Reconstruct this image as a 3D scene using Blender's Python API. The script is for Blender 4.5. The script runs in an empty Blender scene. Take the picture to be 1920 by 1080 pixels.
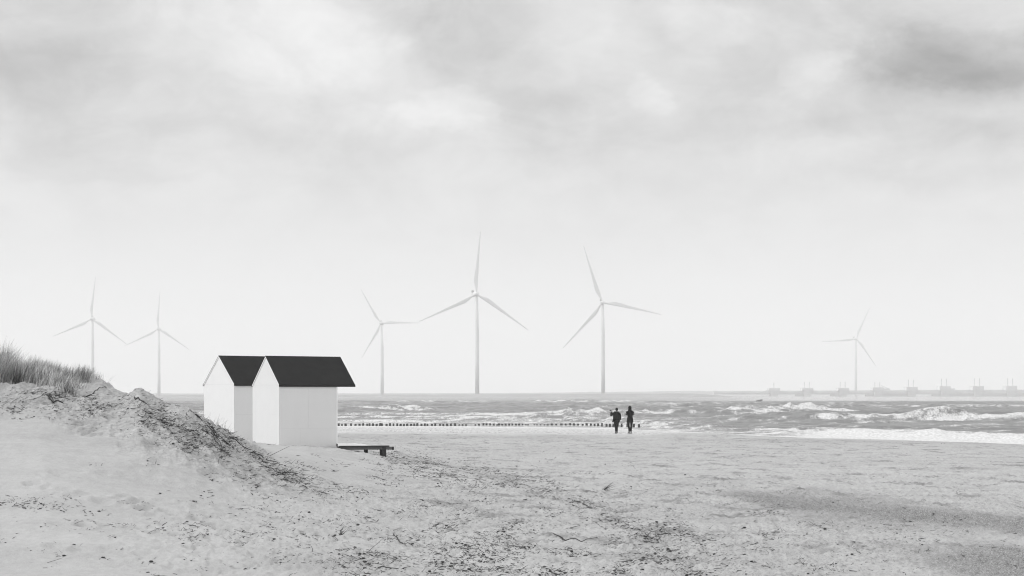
import bpy, bmesh, math, random
import numpy as np
from mathutils import Vector, Matrix, Quaternion
random.seed(7)
SC = bpy.context.scene
COL = SC.collection

# ------------------------------------------------------------------ camera
F = 3000.0            # focal length in photo pixels (photo is 1920 wide)
HC = 3.2              # camera height above sea level
HPY = 738.0           # horizon row
cam_d = bpy.data.cameras.new('camera')
cam = bpy.data.objects.new('camera', cam_d); COL.objects.link(cam)
cam.location = (0, 0, HC); cam.rotation_euler = (math.radians(90), 0, 0)
cam_d.sensor_width = 36; cam_d.lens = F / 1920 * 36
cam_d.shift_y = (HPY - 540) / 1920
cam_d.clip_start = 0.5; cam_d.clip_end = 12000
SC.camera = cam

# ------------------------------------------------------------------ node helper
class NT:
    def __init__(s, tree): s.t = tree; s.n = tree.nodes; s.l = tree.links
    def node(s, typ, **kw):
        n = s.n.new(typ)
        for k, v in kw.items(): setattr(n, k, v)
        return n
    def put(s, sock, v):
        if hasattr(v, 'links') or isinstance(v, bpy.types.NodeSocket): s.l.new(v, sock)
        else: sock.default_value = v
    def m(s, op, a, b=None, c=None, clamp=False):
        n = s.n.new('ShaderNodeMath'); n.operation = op; n.use_clamp = clamp
        s.put(n.inputs[0], a)
        if b is not None: s.put(n.inputs[1], b)
        if c is not None: s.put(n.inputs[2], c)
        return n.outputs[0]
    def noise(s, vec, scale, detail=4, rough=.5, dist=0, out=0):
        n = s.n.new('ShaderNodeTexNoise'); s.put(n.inputs['Vector'], vec)
        n.inputs['Scale'].default_value = scale; n.inputs['Detail'].default_value = detail
        n.inputs['Roughness'].default_value = rough; n.inputs['Distortion'].default_value = dist
        return n.outputs[out]
    def comb(s, x, y, z):
        n = s.n.new('ShaderNodeCombineXYZ'); s.put(n.inputs[0], x); s.put(n.inputs[1], y); s.put(n.inputs[2], z)
        return n.outputs[0]
    def scale(s, vec, v3):
        n = s.n.new('ShaderNodeVectorMath'); n.operation = 'MULTIPLY'; s.put(n.inputs[0], vec); n.inputs[1].default_value = v3
        return n.outputs[0]
    def ramp(s, v, a, b, lo=0., hi=1., smooth=True):
        n = s.n.new('ShaderNodeMapRange'); n.interpolation_type = 'SMOOTHSTEP' if smooth else 'LINEAR'
        s.put(n.inputs[0], v); n.inputs[1].default_value = a; n.inputs[2].default_value = b
        n.inputs[3].default_value = lo; n.inputs[4].default_value = hi
        return n.outputs[0]
    def attr(s, name):
        n = s.n.new('ShaderNodeAttribute'); n.attribute_name = name
        return n.outputs['Fac']
    def mix(s, f, a, b):                      # scalar mix
        return s.m('ADD', a, s.m('MULTIPLY', f, s.m('SUBTRACT', b, a)))
    def grey(s, v): return s.comb(v, v, v)

# ------------------------------------------------------------------ world: overcast grey sky
SUN_EL, SUN_AZ = math.radians(34), math.radians(-97)      # azimuth from +Y (view direction), negative = left
w = bpy.data.worlds.new('World'); SC.world = w; w.use_nodes = True
W = NT(w.node_tree); W.n.clear()
sky = W.node('ShaderNodeTexSky', sky_type='NISHITA', sun_disc=False)
sky.sun_elevation = SUN_EL; sky.sun_rotation = SUN_AZ
sky.air_density = 1.0; sky.dust_density = 3.0; sky.ozone_density = 1.0
bw = W.node('ShaderNodeRGBToBW'); W.l.new(sky.outputs[0], bw.inputs[0])
tc = W.node('ShaderNodeTexCoord'); D = tc.outputs['Generated']
sep = W.node('ShaderNodeSeparateXYZ'); W.l.new(D, sep.inputs[0])
dx, dy, dz = sep.outputs
wv = W.scale(D, (1, 1, 1.7))
wn1 = W.node('ShaderNodeTexNoise'); W.l.new(wv, wn1.inputs['Vector']); wn1.inputs['Scale'].default_value = 9; wn1.inputs['Detail'].default_value = 9; wn1.inputs['Roughness'].default_value = .62
ws = W.node('ShaderNodeSeparateColor'); W.l.new(wn1.outputs['Color'], ws.inputs[0])
az = W.m('ARCTAN2', dx, dy); el = W.m('ARCSINE', dz)
azw = W.m('ADD', az, W.m('MULTIPLY', W.m('SUBTRACT', ws.outputs[0], .5), .11))
elw = W.m('ADD', el, W.m('MULTIPLY', W.m('SUBTRACT', ws.outputs[1], .5), .062))
# clear-to-cloud base by elevation (brighter towards the zenith, as an overcast sky is)
base = W.ramp(el, .0, .13, 1.03, .76)
base = W.m('ADD', base, W.ramp(el, .11, .22, 0, -.09))
base = W.m('ADD', base, W.ramp(el, .25, 1.2, 0, 1.5))
cloud = base
def blob(px, py, sx, sy, amp, sharp=False):
    a0 = math.atan((px - 960) / F); e0 = math.atan((HPY - py) / F * math.cos(a0))
    u = W.m('MULTIPLY', W.m('SUBTRACT', azw, a0), F / sx); v = W.m('MULTIPLY', W.m('SUBTRACT', elw, e0), F / sy)
    r = W.m('ADD', W.m('MULTIPLY', u, u), W.m('MULTIPLY', v, v))
    if sharp: return W.m('MULTIPLY', W.ramp(r, 1.45, .45), amp)
    return W.m('MULTIPLY', W.m('EXPONENT', W.m('MULTIPLY', r, -1.0)), amp)
BLOBS = [(40, 150, 190, 100, -.12), (450, 70, 260, 120, .10), (640, 120, 130, 90, .07), (860, 60, 140, 110, -.10),
         (330, 270, 420, 34, -.09), (830, 225, 110, 42, .10), (1090, 60, 110, 70, .05), (1350, 50, 120, 60, .07),
         (1235, 180, 60, 40, .06), (1010, 240, 110, 60, -.09), (1280, 262, 200, 26, -.06), (1560, 225, 160, 30, -.08),
         (1850, 130, 260, 48, -.24), (1720, 60, 170, 60, -.10), (1900, 205, 160, 24, .05), (1690, 90, 90, 50, -.09), (1880, 250, 150, 30, -.13), (1540, 120, 70, 60, .06),
         (1560, 200, 300, 60, -.05), (1820, 320, 220, 30, -.07), (1870, 40, 120, 50, .05), (700, 195, 110, 30, -.06),
         (1220, 70, 60, 45, -.06)]
BLOBS += [(480, 80, 270, 90, .055, True), (870, 50, 120, 95, -.035, True), (845, 222, 95, 40, .06, True), (1320, 50, 100, 48, .06, True), (1225, 178, 50, 36, .05, True), (1020, 215, 90, 48, -.05, True),
          (1790, 95, 200, 58, -.11, True), (1525, 125, 55, 45, .05, True), (90, 170, 130, 70, -.045, True), (1560, 240, 150, 22, -.03, True), (190, 318, 260, 26, -.03, True),
          (1560, 335, 480, 22, -.035), (1150, 300, 380, 26, -.02), (420, 345, 420, 14, -.02), (1700, 400, 260, 14, -.015), (900, 440, 500, 16, -.01)]
for b in BLOBS: cloud = W.m('ADD', cloud, blob(*b))
nz = W.ramp(W.noise(W.scale(D, (1, 1, 1.7)), 11, 8, .58, .5), .3, .7)
nz2 = W.ramp(W.noise(W.scale(D, (1, 1, 1.5)), 30, 7, .6, .6), .3, .7)
namp = W.ramp(el, .06, .19, .015, .16)
cloud = W.m('ADD', cloud, W.m('MULTIPLY', W.m('SUBTRACT', nz, .5), namp))
cloud = W.m('ADD', cloud, W.m('MULTIPLY', W.m('SUBTRACT', nz2, .5), W.m('MULTIPLY', namp, .38)))
SKY_STR = .1
tot = W.mix(.93, bw.outputs[0], W.m('MULTIPLY', cloud, 1 / SKY_STR))
bg = W.node('ShaderNodeBackground'); bg.inputs[1].default_value = SKY_STR
W.l.new(W.grey(tot), bg.inputs[0])
wo = W.node('ShaderNodeOutputWorld'); W.l.new(bg.outputs[0], wo.inputs[0])
w.cycles.sampling_method = 'MANUAL'; w.cycles.sample_map_resolution = 1024

# ------------------------------------------------------------------ sun
sd = bpy.data.lights.new('sun', 'SUN'); sd.energy = 1.6; sd.angle = math.radians(12); sd.color = (1, 1, 1)
sun = bpy.data.objects.new('sun', sd); COL.objects.link(sun)
sdir = Vector((math.sin(SUN_AZ) * math.cos(SUN_EL), math.cos(SUN_AZ) * math.cos(SUN_EL), math.sin(SUN_EL)))
sun.rotation_euler = sdir.to_track_quat('Z', 'Y').to_euler(); sun.location = sdir * 60

# ------------------------------------------------------------------ exposure and render settings
vs = SC.view_settings
vs.view_transform = 'Standard'; vs.look = 'None'; vs.exposure = 0.0; vs.gamma = 1.0; vs.use_curve_mapping = False
cy = SC.cycles
cy.max_bounces = 6; cy.diffuse_bounces = 3; cy.glossy_bounces = 2; cy.transmission_bounces = 2; cy.volume_bounces = 2
cy.transparent_max_bounces = 8; cy.sample_clamp_indirect = 4
cy.use_denoising = True; cy.filter_width = 1.1

# ================================================================== helpers
def M(name, v, rough=.8, var=0., scale=8., bump=0., bscale=40., spec=.3, metal=0., stretch=(1, 1, 1)):
    m = bpy.data.materials.new(name); m.use_nodes = True
    T = NT(m.node_tree); T.n.clear()
    out = T.node('ShaderNodeOutputMaterial'); p = T.node('ShaderNodeBsdfPrincipled'); T.l.new(p.outputs[0], out.inputs[0])
    p.inputs['Roughness'].default_value = rough; p.inputs['Specular IOR Level'].default_value = spec; p.inputs['Metallic'].default_value = metal
    c = T.node('ShaderNodeTexCoord').outputs['Object']
    cs = T.scale(c, stretch)
    if var:
        n = T.noise(cs, scale, 5, .6)
        T.l.new(T.grey(T.m('MULTIPLY', T.m('ADD', 1 - var, T.m('MULTIPLY', n, 2 * var)), v)), p.inputs['Base Color'])
    else: p.inputs['Base Color'].default_value = (v, v, v, 1)
    if bump:
        b = T.node('ShaderNodeBump'); b.inputs['Strength'].default_value = bump; b.inputs['Distance'].default_value = .01
        T.l.new(T.noise(cs, bscale, 4, .6), b.inputs['Height']); T.l.new(b.outputs[0], p.inputs['Normal'])
    return m

def tag(o, label=None, cat=None, group=None, kind=None):
    if label: o['label'] = label
    if cat: o['category'] = cat
    if group: o['group'] = group
    if kind: o['kind'] = kind
    return o

def empty(name, loc, rz=0):
    o = bpy.data.objects.new(name, None); COL.objects.link(o)
    o.location = loc; o.rotation_euler = (0, 0, rz); o.empty_display_size = .2
    return o

def mesh_obj(name, V, Fc, mat, parent=None, smooth=False, loc=(0, 0, 0), attrs=None):
    me = bpy.data.meshes.new(name)
    V = np.asarray(V, dtype=np.float32).reshape(-1, 3)
    if isinstance(Fc, np.ndarray):
        nf, k = Fc.shape
        me.vertices.add(len(V)); me.vertices.foreach_set('co', V.ravel())
        me.loops.add(nf * k); me.loops.foreach_set('vertex_index', Fc.astype(np.int32).ravel())
        me.polygons.add(nf); me.polygons.foreach_set('loop_start', np.arange(0, nf * k, k, dtype=np.int32))
        me.update(calc_edges=True)
    else:
        me.from_pydata([tuple(map(float, v)) for v in V], [], Fc)
    if attrs:
        for an, av in attrs.items():
            a = me.attributes.new(an, 'FLOAT', 'POINT'); a.data.foreach_set('value', np.asarray(av, dtype=np.float32))
    if smooth: me.polygons.foreach_set('use_smooth', [True] * len(me.polygons))
    me.materials.append(mat); me.update()
    o = bpy.data.objects.new(name, me); COL.objects.link(o); o.location = loc
    if parent: o.parent = parent
    return o

class MB:
    """collects boxes / prisms / tubes into one mesh"""
    def __init__(s): s.v = []; s.f = []
    def add(s, V, Fc):
        o = len(s.v); s.v += [tuple(v) for v in V]; s.f += [tuple(i + o for i in f) for f in Fc]
    def hexa(s, b, t):                        # bottom 4 pts, top 4 pts (same order, ccw from above)
        s.add(list(b) + list(t), [(3, 2, 1, 0), (4, 5, 6, 7), (0, 1, 5, 4), (1, 2, 6, 5), (2, 3, 7, 6), (3, 0, 4, 7)])
    def box(s, x0, x1, y0, y1, z0, z1):
        s.hexa([(x0, y0, z0), (x1, y0, z0), (x1, y1, z0), (x0, y1, z0)], [(x0, y0, z1), (x1, y0, z1), (x1, y1, z1), (x0, y1, z1)])
    def tube(s, pts, rad, n=10, cap=True, ell=1.0, up=None):
        pts = [Vector(p) for p in pts]; N = len(pts); o = len(s.v); ref = Vector(up or (0, 1, 0))
        for i, p in enumerate(pts):
            t = (pts[min(i + 1, N - 1)] - pts[max(i - 1, 0)]).normalized()
            a = ref - t * ref.dot(t)
            if a.length < 1e-3: a = Vector((1, 0, 0)) - t * t.x
            a.normalize(); b = t.cross(a)
            r = rad[i] if hasattr(rad, '__len__') else rad
            for k in range(n):
                an = 2 * math.pi * k / n
                s.v.append(tuple(p + b * (r * math.cos(an)) + a * (r * ell * math.sin(an))))
        for i in range(N - 1):
            for k in range(n):
                k2 = (k + 1) % n
                s.f.append((o + i * n + k, o + i * n + k2, o + (i + 1) * n + k2, o + (i + 1) * n + k))
        if cap:
            s.f.append(tuple(o + k for k in range(n))[::-1]); s.f.append(tuple(o + (N - 1) * n + k for k in range(n)))
    def rings(s, rings, n=16, cap=True):      # [(cx,cy,cz,rx,ry)] stacked ellipses
        o = len(s.v)
        for (cx, cyy, cz, rx, ry) in rings:
            for k in range(n):
                a = 2 * math.pi * k / n; s.v.append((cx + rx * math.cos(a), cyy + ry * math.sin(a), cz))
        for i in range(len(rings) - 1):
            for k in range(n):
                k2 = (k + 1) % n; s.f.append((o + i * n + k, o + i * n + k2, o + (i + 1) * n + k2, o + (i + 1) * n + k))
        if cap:
            s.f.append(tuple(o + k for k in range(n))[::-1]); s.f.append(tuple(o + (len(rings) - 1) * n + k for k in range(n)))
    def ball(s, c, r, n=12, sq=(1, 1, 1)):
        o = len(s.v); R = 7
        for i in range(1, R):
            th = math.pi * i / R
            for k in range(n):
                a = 2 * math.pi * k / n
                s.v.append((c[0] + r * sq[0] * math.sin(th) * math.cos(a), c[1] + r * sq[1] * math.sin(th) * math.sin(a), c[2] + r * sq[2] * math.cos(th)))
        t = len(s.v); s.v.append((c[0], c[1], c[2] + r * sq[2])); s.v.append((c[0], c[1], c[2] - r * sq[2]))
        for i in range(R - 2):
            for k in range(n):
                k2 = (k + 1) % n; s.f.append((o + (i + 1) * n + k, o + (i + 1) * n + k2, o + i * n + k2, o + i * n + k))
        for k in range(n):
            k2 = (k + 1) % n; s.f.append((t, o + k, o + k2)); s.f.append((t + 1, o + (R - 2) * n + k2, o + (R - 2) * n + k))
    def build(s, name, mat, parent=None, smooth=False, bevel=0, remesh=0, loc=(0, 0, 0)):
        o = mesh_obj(name, s.v, s.f, mat, parent, smooth, loc)
        bm = bmesh.new(); bm.from_mesh(o.data); bmesh.ops.recalc_face_normals(bm, faces=bm.faces)
        if bevel: bmesh.ops.bevel(bm, geom=bm.edges[:], offset=bevel, segments=2, affect='EDGES', clamp_overlap=True)
        bm.to_mesh(o.data); bm.free()
        if remesh:
            md = o.modifiers.new('r', 'REMESH'); md.mode = 'VOXEL'; md.voxel_size = remesh; md.use_smooth_shade = True
            m2 = o.modifiers.new('s', 'SMOOTH'); m2.iterations = 3
            dg = bpy.context.evaluated_depsgraph_get(); me = bpy.data.meshes.new_from_object(o.evaluated_get(dg))
            o.modifiers.clear(); old = o.data; o.data = me; me.name = name
            if not me.materials: me.materials.append(mat)
            bpy.data.meshes.remove(old)
        return o

def copy_tree(o, parent=None):
    c = o.copy(); COL.objects.link(c); c.parent = parent
    if parent: c.matrix_parent_inverse = o.matrix_parent_inverse.copy()
    for ch in list(o.children): copy_tree(ch, c)
    return c

# ------------------------------------------------------------------ numpy noise
def _h(ix, iy, s):
    n = (ix.astype(np.int64) * 374761393 + iy.astype(np.int64) * 668265263 + s * 974634777) & 0xffffffff
    n = ((n ^ (n >> 13)) * 1274126177) & 0xffffffff
    n = ((n ^ (n >> 16)) * 2246822519) & 0xffffffff
    return ((n ^ (n >> 15)) & 0xffff) / 32767.5 - 1
def vn(x, y, s=0):
    x = np.asarray(x, float); y = np.asarray(y, float)
    xi = np.floor(x); yi = np.floor(y); fx = x - xi; fy = y - yi
    fx = fx * fx * fx * (fx * (fx * 6 - 15) + 10); fy = fy * fy * fy * (fy * (fy * 6 - 15) + 10)
    xi = xi.astype(np.int64); yi = yi.astype(np.int64)
    a = _h(xi, yi, s); b = _h(xi + 1, yi, s); c = _h(xi, yi + 1, s); d = _h(xi + 1, yi + 1, s)
    return (a * (1 - fx) + b * fx) * (1 - fy) + (c * (1 - fx) + d * fx) * fy
def fbm(x, y, o=4, s=0, g=.5):
    r = 0; a = 1; t = 0
    for i in range(o):
        r = r + a * vn(x * 2 ** i + 17.3 * i, y * 2 ** i - 9.1 * i, s + i); t += a; a *= g
    return r / t
def ss(a, b, x): t = np.clip((x - a) / (b - a), 0, 1); return t * t * (3 - 2 * t)

# ================================================================== terrain
WX = [-400, -60, -16, 0, 8, 12, 15.2, 18, 24, 25.6, 30.6, 45, 80, 400]
WY = [230, 165, 152, 147, 142, 134, 124, 117, 110, 107, 96, 84, 70, 50]
def shore(x):
    x = np.asarray(x, float)
    return (np.interp(x - 1.5, WX, WY) + np.interp(x, WX, WY) + np.interp(x + 1.5, WX, WY)) / 3 + 1.0 * vn(x / 2.2, x * 0, 5) + .5 * vn(x / .7, x * 0, 6)
YK = np.array([10, 18, 22, 26, 30, 33, 35, 37, 39, 41, 44, 50, 60, 75, 95.])
DT = {  # photo column -> dune / sand ramp heights at the YK distances
 -1800: [3.0, 4.0, 4.5, 5.0, 5.4, 5.6, 5.7, 5.8, 5.8, 5.8, 5.6, 5.2, 4.2, 2.4, .9],
 -400: [.8, .9, 1.1, 1.8, 2.6, 3.1, 3.6, 4.2, 4.5, 4.6, 4.5, 4.0, 3.0, 1.6, .7],
 0:   [.70, .70, .75, 1.25, 1.95, 2.50, 3.0, 3.35, 3.55, 3.68, 3.6, 3.0, 2.0, 1.1, .7],
 80:  [.70, .70, .74, 1.25, 1.95, 2.50, 2.95, 3.3, 3.52, 3.6, 3.4, 2.8, 1.9, 1.0, .7],
 150: [.70, .70, .72, 1.2, 1.85, 2.40, 2.80, 3.25, 3.53, 3.48, 3.1, 2.4, 1.8, 1., .7],
 190: [.70, .70, .71, 1.15, 1.78, 2.40, 2.82, 3.25, 3.52, 3.4, 3.0, 2.3, 1.75, 1., .7],
 228: [.70, .70, .70, 1.1, 1.7, 2.40, 2.80, 3.05, 3.17, 3.05, 2.7, 2.2, 1.7, 1., .7],
 262: [.70, .70, .70, 1.05, 1.62, 2.42, 3.05, 3.32, 3.1, 2.8, 2.4, 2.1, 1.6, 1., .7],
 310: [.70, .70, .70, 1.0, 1.55, 2.25, 2.78, 2.98, 2.75, 2.5, 2.3, 2.0, 1.5, 1., .7],
 350: [.70, .70, .70, .96, 1.48, 2.12, 2.68, 2.93, 2.68, 2.4, 2.1, 1.9, 1.5, 1., .7],
 390: [.70, .70, .70, .9, 1.35, 1.9, 2.4, 2.62, 2.45, 2.2, 1.95, 1.8, 1.5, 1., .7],
 440: [.70, .70, .70, .88, 1.2, 1.6, 2.0, 2.24, 2.1, 1.9, 1.75, 1.7, 1.45, 1., .7],
 480: [.70, .70, .70, .85, 1.1, 1.4, 1.7, 1.96, 1.96, 1.85, 1.7, 1.65, 1.4, 1., .7],
 520: [.70, .70, .70, .82, 1.0, 1.2, 1.4, 1.6, 1.7, 1.7, 1.66, 1.62, 1.35, .95, .7],
 580: [.70, .70, .70, .8, .95, 1.05, 1.15, 1.3, 1.4, 1.5, 1.55, 1.58, 1.3, .9, .7],
 640: [.70, .70, .70, .76, .88, .95, 1.0, 1.05, 1.1, 1.2, 1.32, 1.50, 1.2, .85, .7],
 690: [.70, .70, .70, .74, .82, .88, .92, .97, 1.0, 1.06, 1.18, 1.33, 1.1, .8, .7],
 740: [.70, .70, .70, .72, .77, .80, .83, .86, .89, .95, 1.03, 1.14, .98, .76, .7],
 850: [.70, .70, .70, .70, .72, .73, .74, .76, .78, .82, .86, .86, .8, .71, .7],
 980: [.70] * 15, 6000: [.70] * 15}
DK = sorted(DT); DU = (np.array(DK, float) - 960) / F; DZ = np.array([DT[k] for k in DK])
# resample to a fine regular table with smooth interpolation
_yf = np.linspace(10, 95, 341); _uf = np.linspace(-.93, .1, 825)
_t = np.array([np.interp(_yf, YK, r) for r in DZ])
_t = np.array([np.interp(_uf, DU, _t[:, j]) for j in range(len(_yf))]).T
def _blur(a, k, ax):
    ker = np.hanning(k + 2)[1:-1]; ker /= ker.sum()
    p = [(0, 0), (0, 0)]; p[ax] = (k // 2, k // 2); a = np.pad(a, p, mode='edge')
    return np.apply_along_axis(lambda v: np.convolve(v, ker, 'valid'), ax, a)
_t = _blur(_blur(_t, 7, 1), 5, 0)
def dune(x, y):
    u = x / np.maximum(y, 12)
    fy = np.clip((y - 10) / 85 * 340, 0, 339.999); fu = np.clip((u + .93) / 1.03 * 824, 0, 823.999)
    iy = fy.astype(int); iu = fu.astype(int); a = fu - iu; b = fy - iy
    return (_t[iu, iy] * (1 - a) + _t[iu + 1, iy] * a) * (1 - b) + (_t[iu, iy + 1] * (1 - a) + _t[iu + 1, iy + 1] * a) * b
FOOTP = [-400, 0, 43, 85, 150, 222, 273, 341, 405, 491, 606, 700]
FOOTY = [33, 33, 33.8, 33.5, 33, 32, 31.4, 31.3, 31.4, 31.8, 33, 36]
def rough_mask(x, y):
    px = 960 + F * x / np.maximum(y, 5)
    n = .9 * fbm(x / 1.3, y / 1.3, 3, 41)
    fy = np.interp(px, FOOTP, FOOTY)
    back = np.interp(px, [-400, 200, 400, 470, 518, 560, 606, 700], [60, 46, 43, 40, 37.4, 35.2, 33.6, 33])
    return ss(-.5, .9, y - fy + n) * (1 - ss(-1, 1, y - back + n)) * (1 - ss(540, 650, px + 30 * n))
def patch_mask(x, y):
    """gravelly dark shell patches on the right of the beach"""
    n = fbm(x / 1.6, y / 3.2, 4, 61)
    u = x / np.maximum(y, 5); c = np.interp(u, [.12, .14, .18, .247, .29, .33, .5], [40, 39.6, 36, 33.2, 31.3, 29.5, 27]); wd = np.interp(u, [.11, .14, .18, .247, .29, .33], [.3, 1.8, 4.6, 3.6, 2.4, 1.8])
    a = (1 - ss(.1, 1.7, np.abs(y - c) / wd + .8 * n)) * ss(.115, .15, u)
    b = 1 - ss(.5, 1.4, np.hypot((x - 7.8) / 1.5, (y - 23.2) / 3.0) + .5 * n)
    return np.clip(a + b, 0, 1)
def wet_amt(x, y):
    d = shore(x) - y
    return 1 - ss(43, 53, d + 3 * vn(x / 4, y / 4, 9) + np.interp(x, [-20, 8, 17], [0, 0, 46]))
STRAND = [(735, 858), (790, 872), (870, 886), (950, 902), (1020, 918), (1075, 933), (1110, 950), (1150, 965), (1190, 985), (1228, 1010), (1245, 1040), (1300, 1082)]
STRAND_W = [((a - 960) / F * 2.45 * F / (b - HPY), 2.45 * F / (b - HPY)) for a, b in STRAND]
def churn(x, y):
    d = np.full(np.shape(x), 9.)
    for (a, b) in zip(STRAND_W[:-1], STRAND_W[1:]):
        ab = (b[0] - a[0], b[1] - a[1]); t = np.clip(((x - a[0]) * ab[0] + (y - a[1]) * ab[1]) / (ab[0] ** 2 + ab[1] ** 2), 0, 1)
        d = np.minimum(d, np.hypot(x - a[0] - t * ab[0], (y - a[1] - t * ab[1]) * .5))
    return np.exp(-(d / .55) ** 2)
FOOT = []
def ground_z(x, y, fine=True):
    x = np.atleast_1d(np.asarray(x, float)); y = np.atleast_1d(np.asarray(y, float))
    d = shore(x) - y
    wd = np.interp(x, [-20, 10, 22, 60], [44, 42, 40, 36])
    t = np.clip(d / wd, 0, 1)
    beach = np.where(d > 0, .7 * (1 - (1 - t) ** 1.8), np.maximum(.03 * d, -1.5))
    z = beach + np.where(d > 0, np.maximum(dune(x, y) - .7, 0) * ss(0, 8, d), 0)
    if not fine: return z
    dry = ss(0, 60, d)
    far = 1 - .6 * ss(45, 100, y)
    r = rough_mask(x, y) * (y < 60)
    z = z + dry * (.035 * fbm(x / 3.1, y / 2.2, 3, 11) + .034 * fbm(x / .8, y / .6, 3, 12) * (.35 + ss(-.2, .5, fbm(x / 4, y / 4, 2, 77))))
    # trampled footprints and lumps on the flat beach, smooth blown sand at the left
    lump = ss(-.3, .4, x / np.maximum(y, 1) * 5 + .75 + .5 * vn(x / 5, y / 5, 13))
    tr = fbm(x / .32, y / .42, 3, 14, .6)
    z = z + dry * lump * (1 - r) * .042 * (np.abs(tr) * -1.6 + .5 + (.55 + .6 * (y < 50)) * fbm(x / .13, y / .17, 2, 16))
    z = z + (1 - lump) * (1 - r) * dry * .004 * np.sin((y * 1.0 + x * .25 + .6 * fbm(x, y, 2, 15)) * 22)
    c_ = churn(x, y) * (y < 60); z = z + c_ * .07 * (fbm(x / .22, y / .35, 3, 31) - .25)
    for (fx, fy, fr) in FOOT:
        k = (np.abs(x - fx) < .5) & (np.abs(y - fy) < .6)
        if k.any():
            q = ((x[k] - fx) / .13) ** 2 + ((y[k] - fy) / .13) ** 2; z[k] += fr * (-np.exp(-q) + .55 * np.exp(-(np.sqrt(q) - 1.7) ** 2 * 3))
    # dune face: eroded ridges and lumps
    rg = 1 - np.abs(fbm((x + .5 * y) / .9, (y - .3 * x) / 1.2, 4, 21, .55)) * 2
    z = z + r * (.12 * (rg - .5) + .075 * fbm(x / .33, y / .33, 4, 22, .6) + .02 * (.5 - 2 * np.abs(fbm((x * .5 + z * 1.2) / .22, (z - .6 * x) / .05, 3, 28))) + .028 * fbm(x / .09, y / .1, 2, 27))
    return z

# ================================================================== scattered natural debris
def cast(px, py):
    """intersect view rays with the terrain -> real world points lying on the sand"""
    px = np.asarray(px, float); py = np.asarray(py, float)
    Yv = np.concatenate([np.arange(19, 60, .12), np.arange(60, 150, 1.0)])
    hit = np.full(px.shape, np.nan)
    for Y in Yv:
        z = HC - (py - HPY) / F * Y; x = (px - 960) / F * Y
        g = ground_z(x, np.full_like(x, Y), False)
        k = np.isnan(hit) & (z <= g); hit[k] = Y
    ok = ~np.isnan(hit); Y = hit[ok]; x = (px[ok] - 960) / F * Y
    return x, Y, ok
rf_ = np.random.RandomState(5)
for (a, b, n_, r_) in (((40, 893), (290, 884), 10, .018), ((255, 872), (330, 866), 3, .02), ((290, 898), (420, 915), 5, .018), ((60, 914), (245, 944), 8, .03), ((230, 938), (420, 992), 8, .032), ((310, 940), (400, 950), 5, .026), ((100, 1030), (420, 1036), 7, .022),
                       ((120, 985), (520, 1010), 12, .03), ((1300, 842), (1800, 866), 12, .045), ((640, 945), (1000, 1010), 10, .03), ((560, 900), (760, 950), 8, .03), ((1350, 880), (1900, 915), 14, .035)):
    qx = np.linspace(a[0], b[0], n_) + rf_.normal(0, 5, n_); qy = np.linspace(a[1], b[1], n_) + rf_.normal(0, 2.5, n_) + 3 * (np.arange(n_) % 2)
    hx, hy, ok = cast(qx, qy)
    FOOT += [(float(p), float(q), 1.7 * r_ * rf_.uniform(.6, 1.2)) for p, q in zip(hx, hy)]
FU = np.linspace(-.355, .355, 1251)
def xgrid(Yr):
    k = (np.arange(1, 15) / 14.) ** 2
    ye = np.maximum(Yr, 18)[:, None]
    inner = FU[None, :] * ye; e = .355 * ye
    R = e + (1600 - e) * k[None, :]
    return np.concatenate([-R[:, ::-1], inner, R], 1)
def grid_faces(nr, nc):
    i = np.arange(nr - 1)[:, None] * nc + np.arange(nc - 1)[None, :]
    return np.stack([i, i + 1, i + nc + 1, i + nc], -1).reshape(-1, 4)

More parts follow.
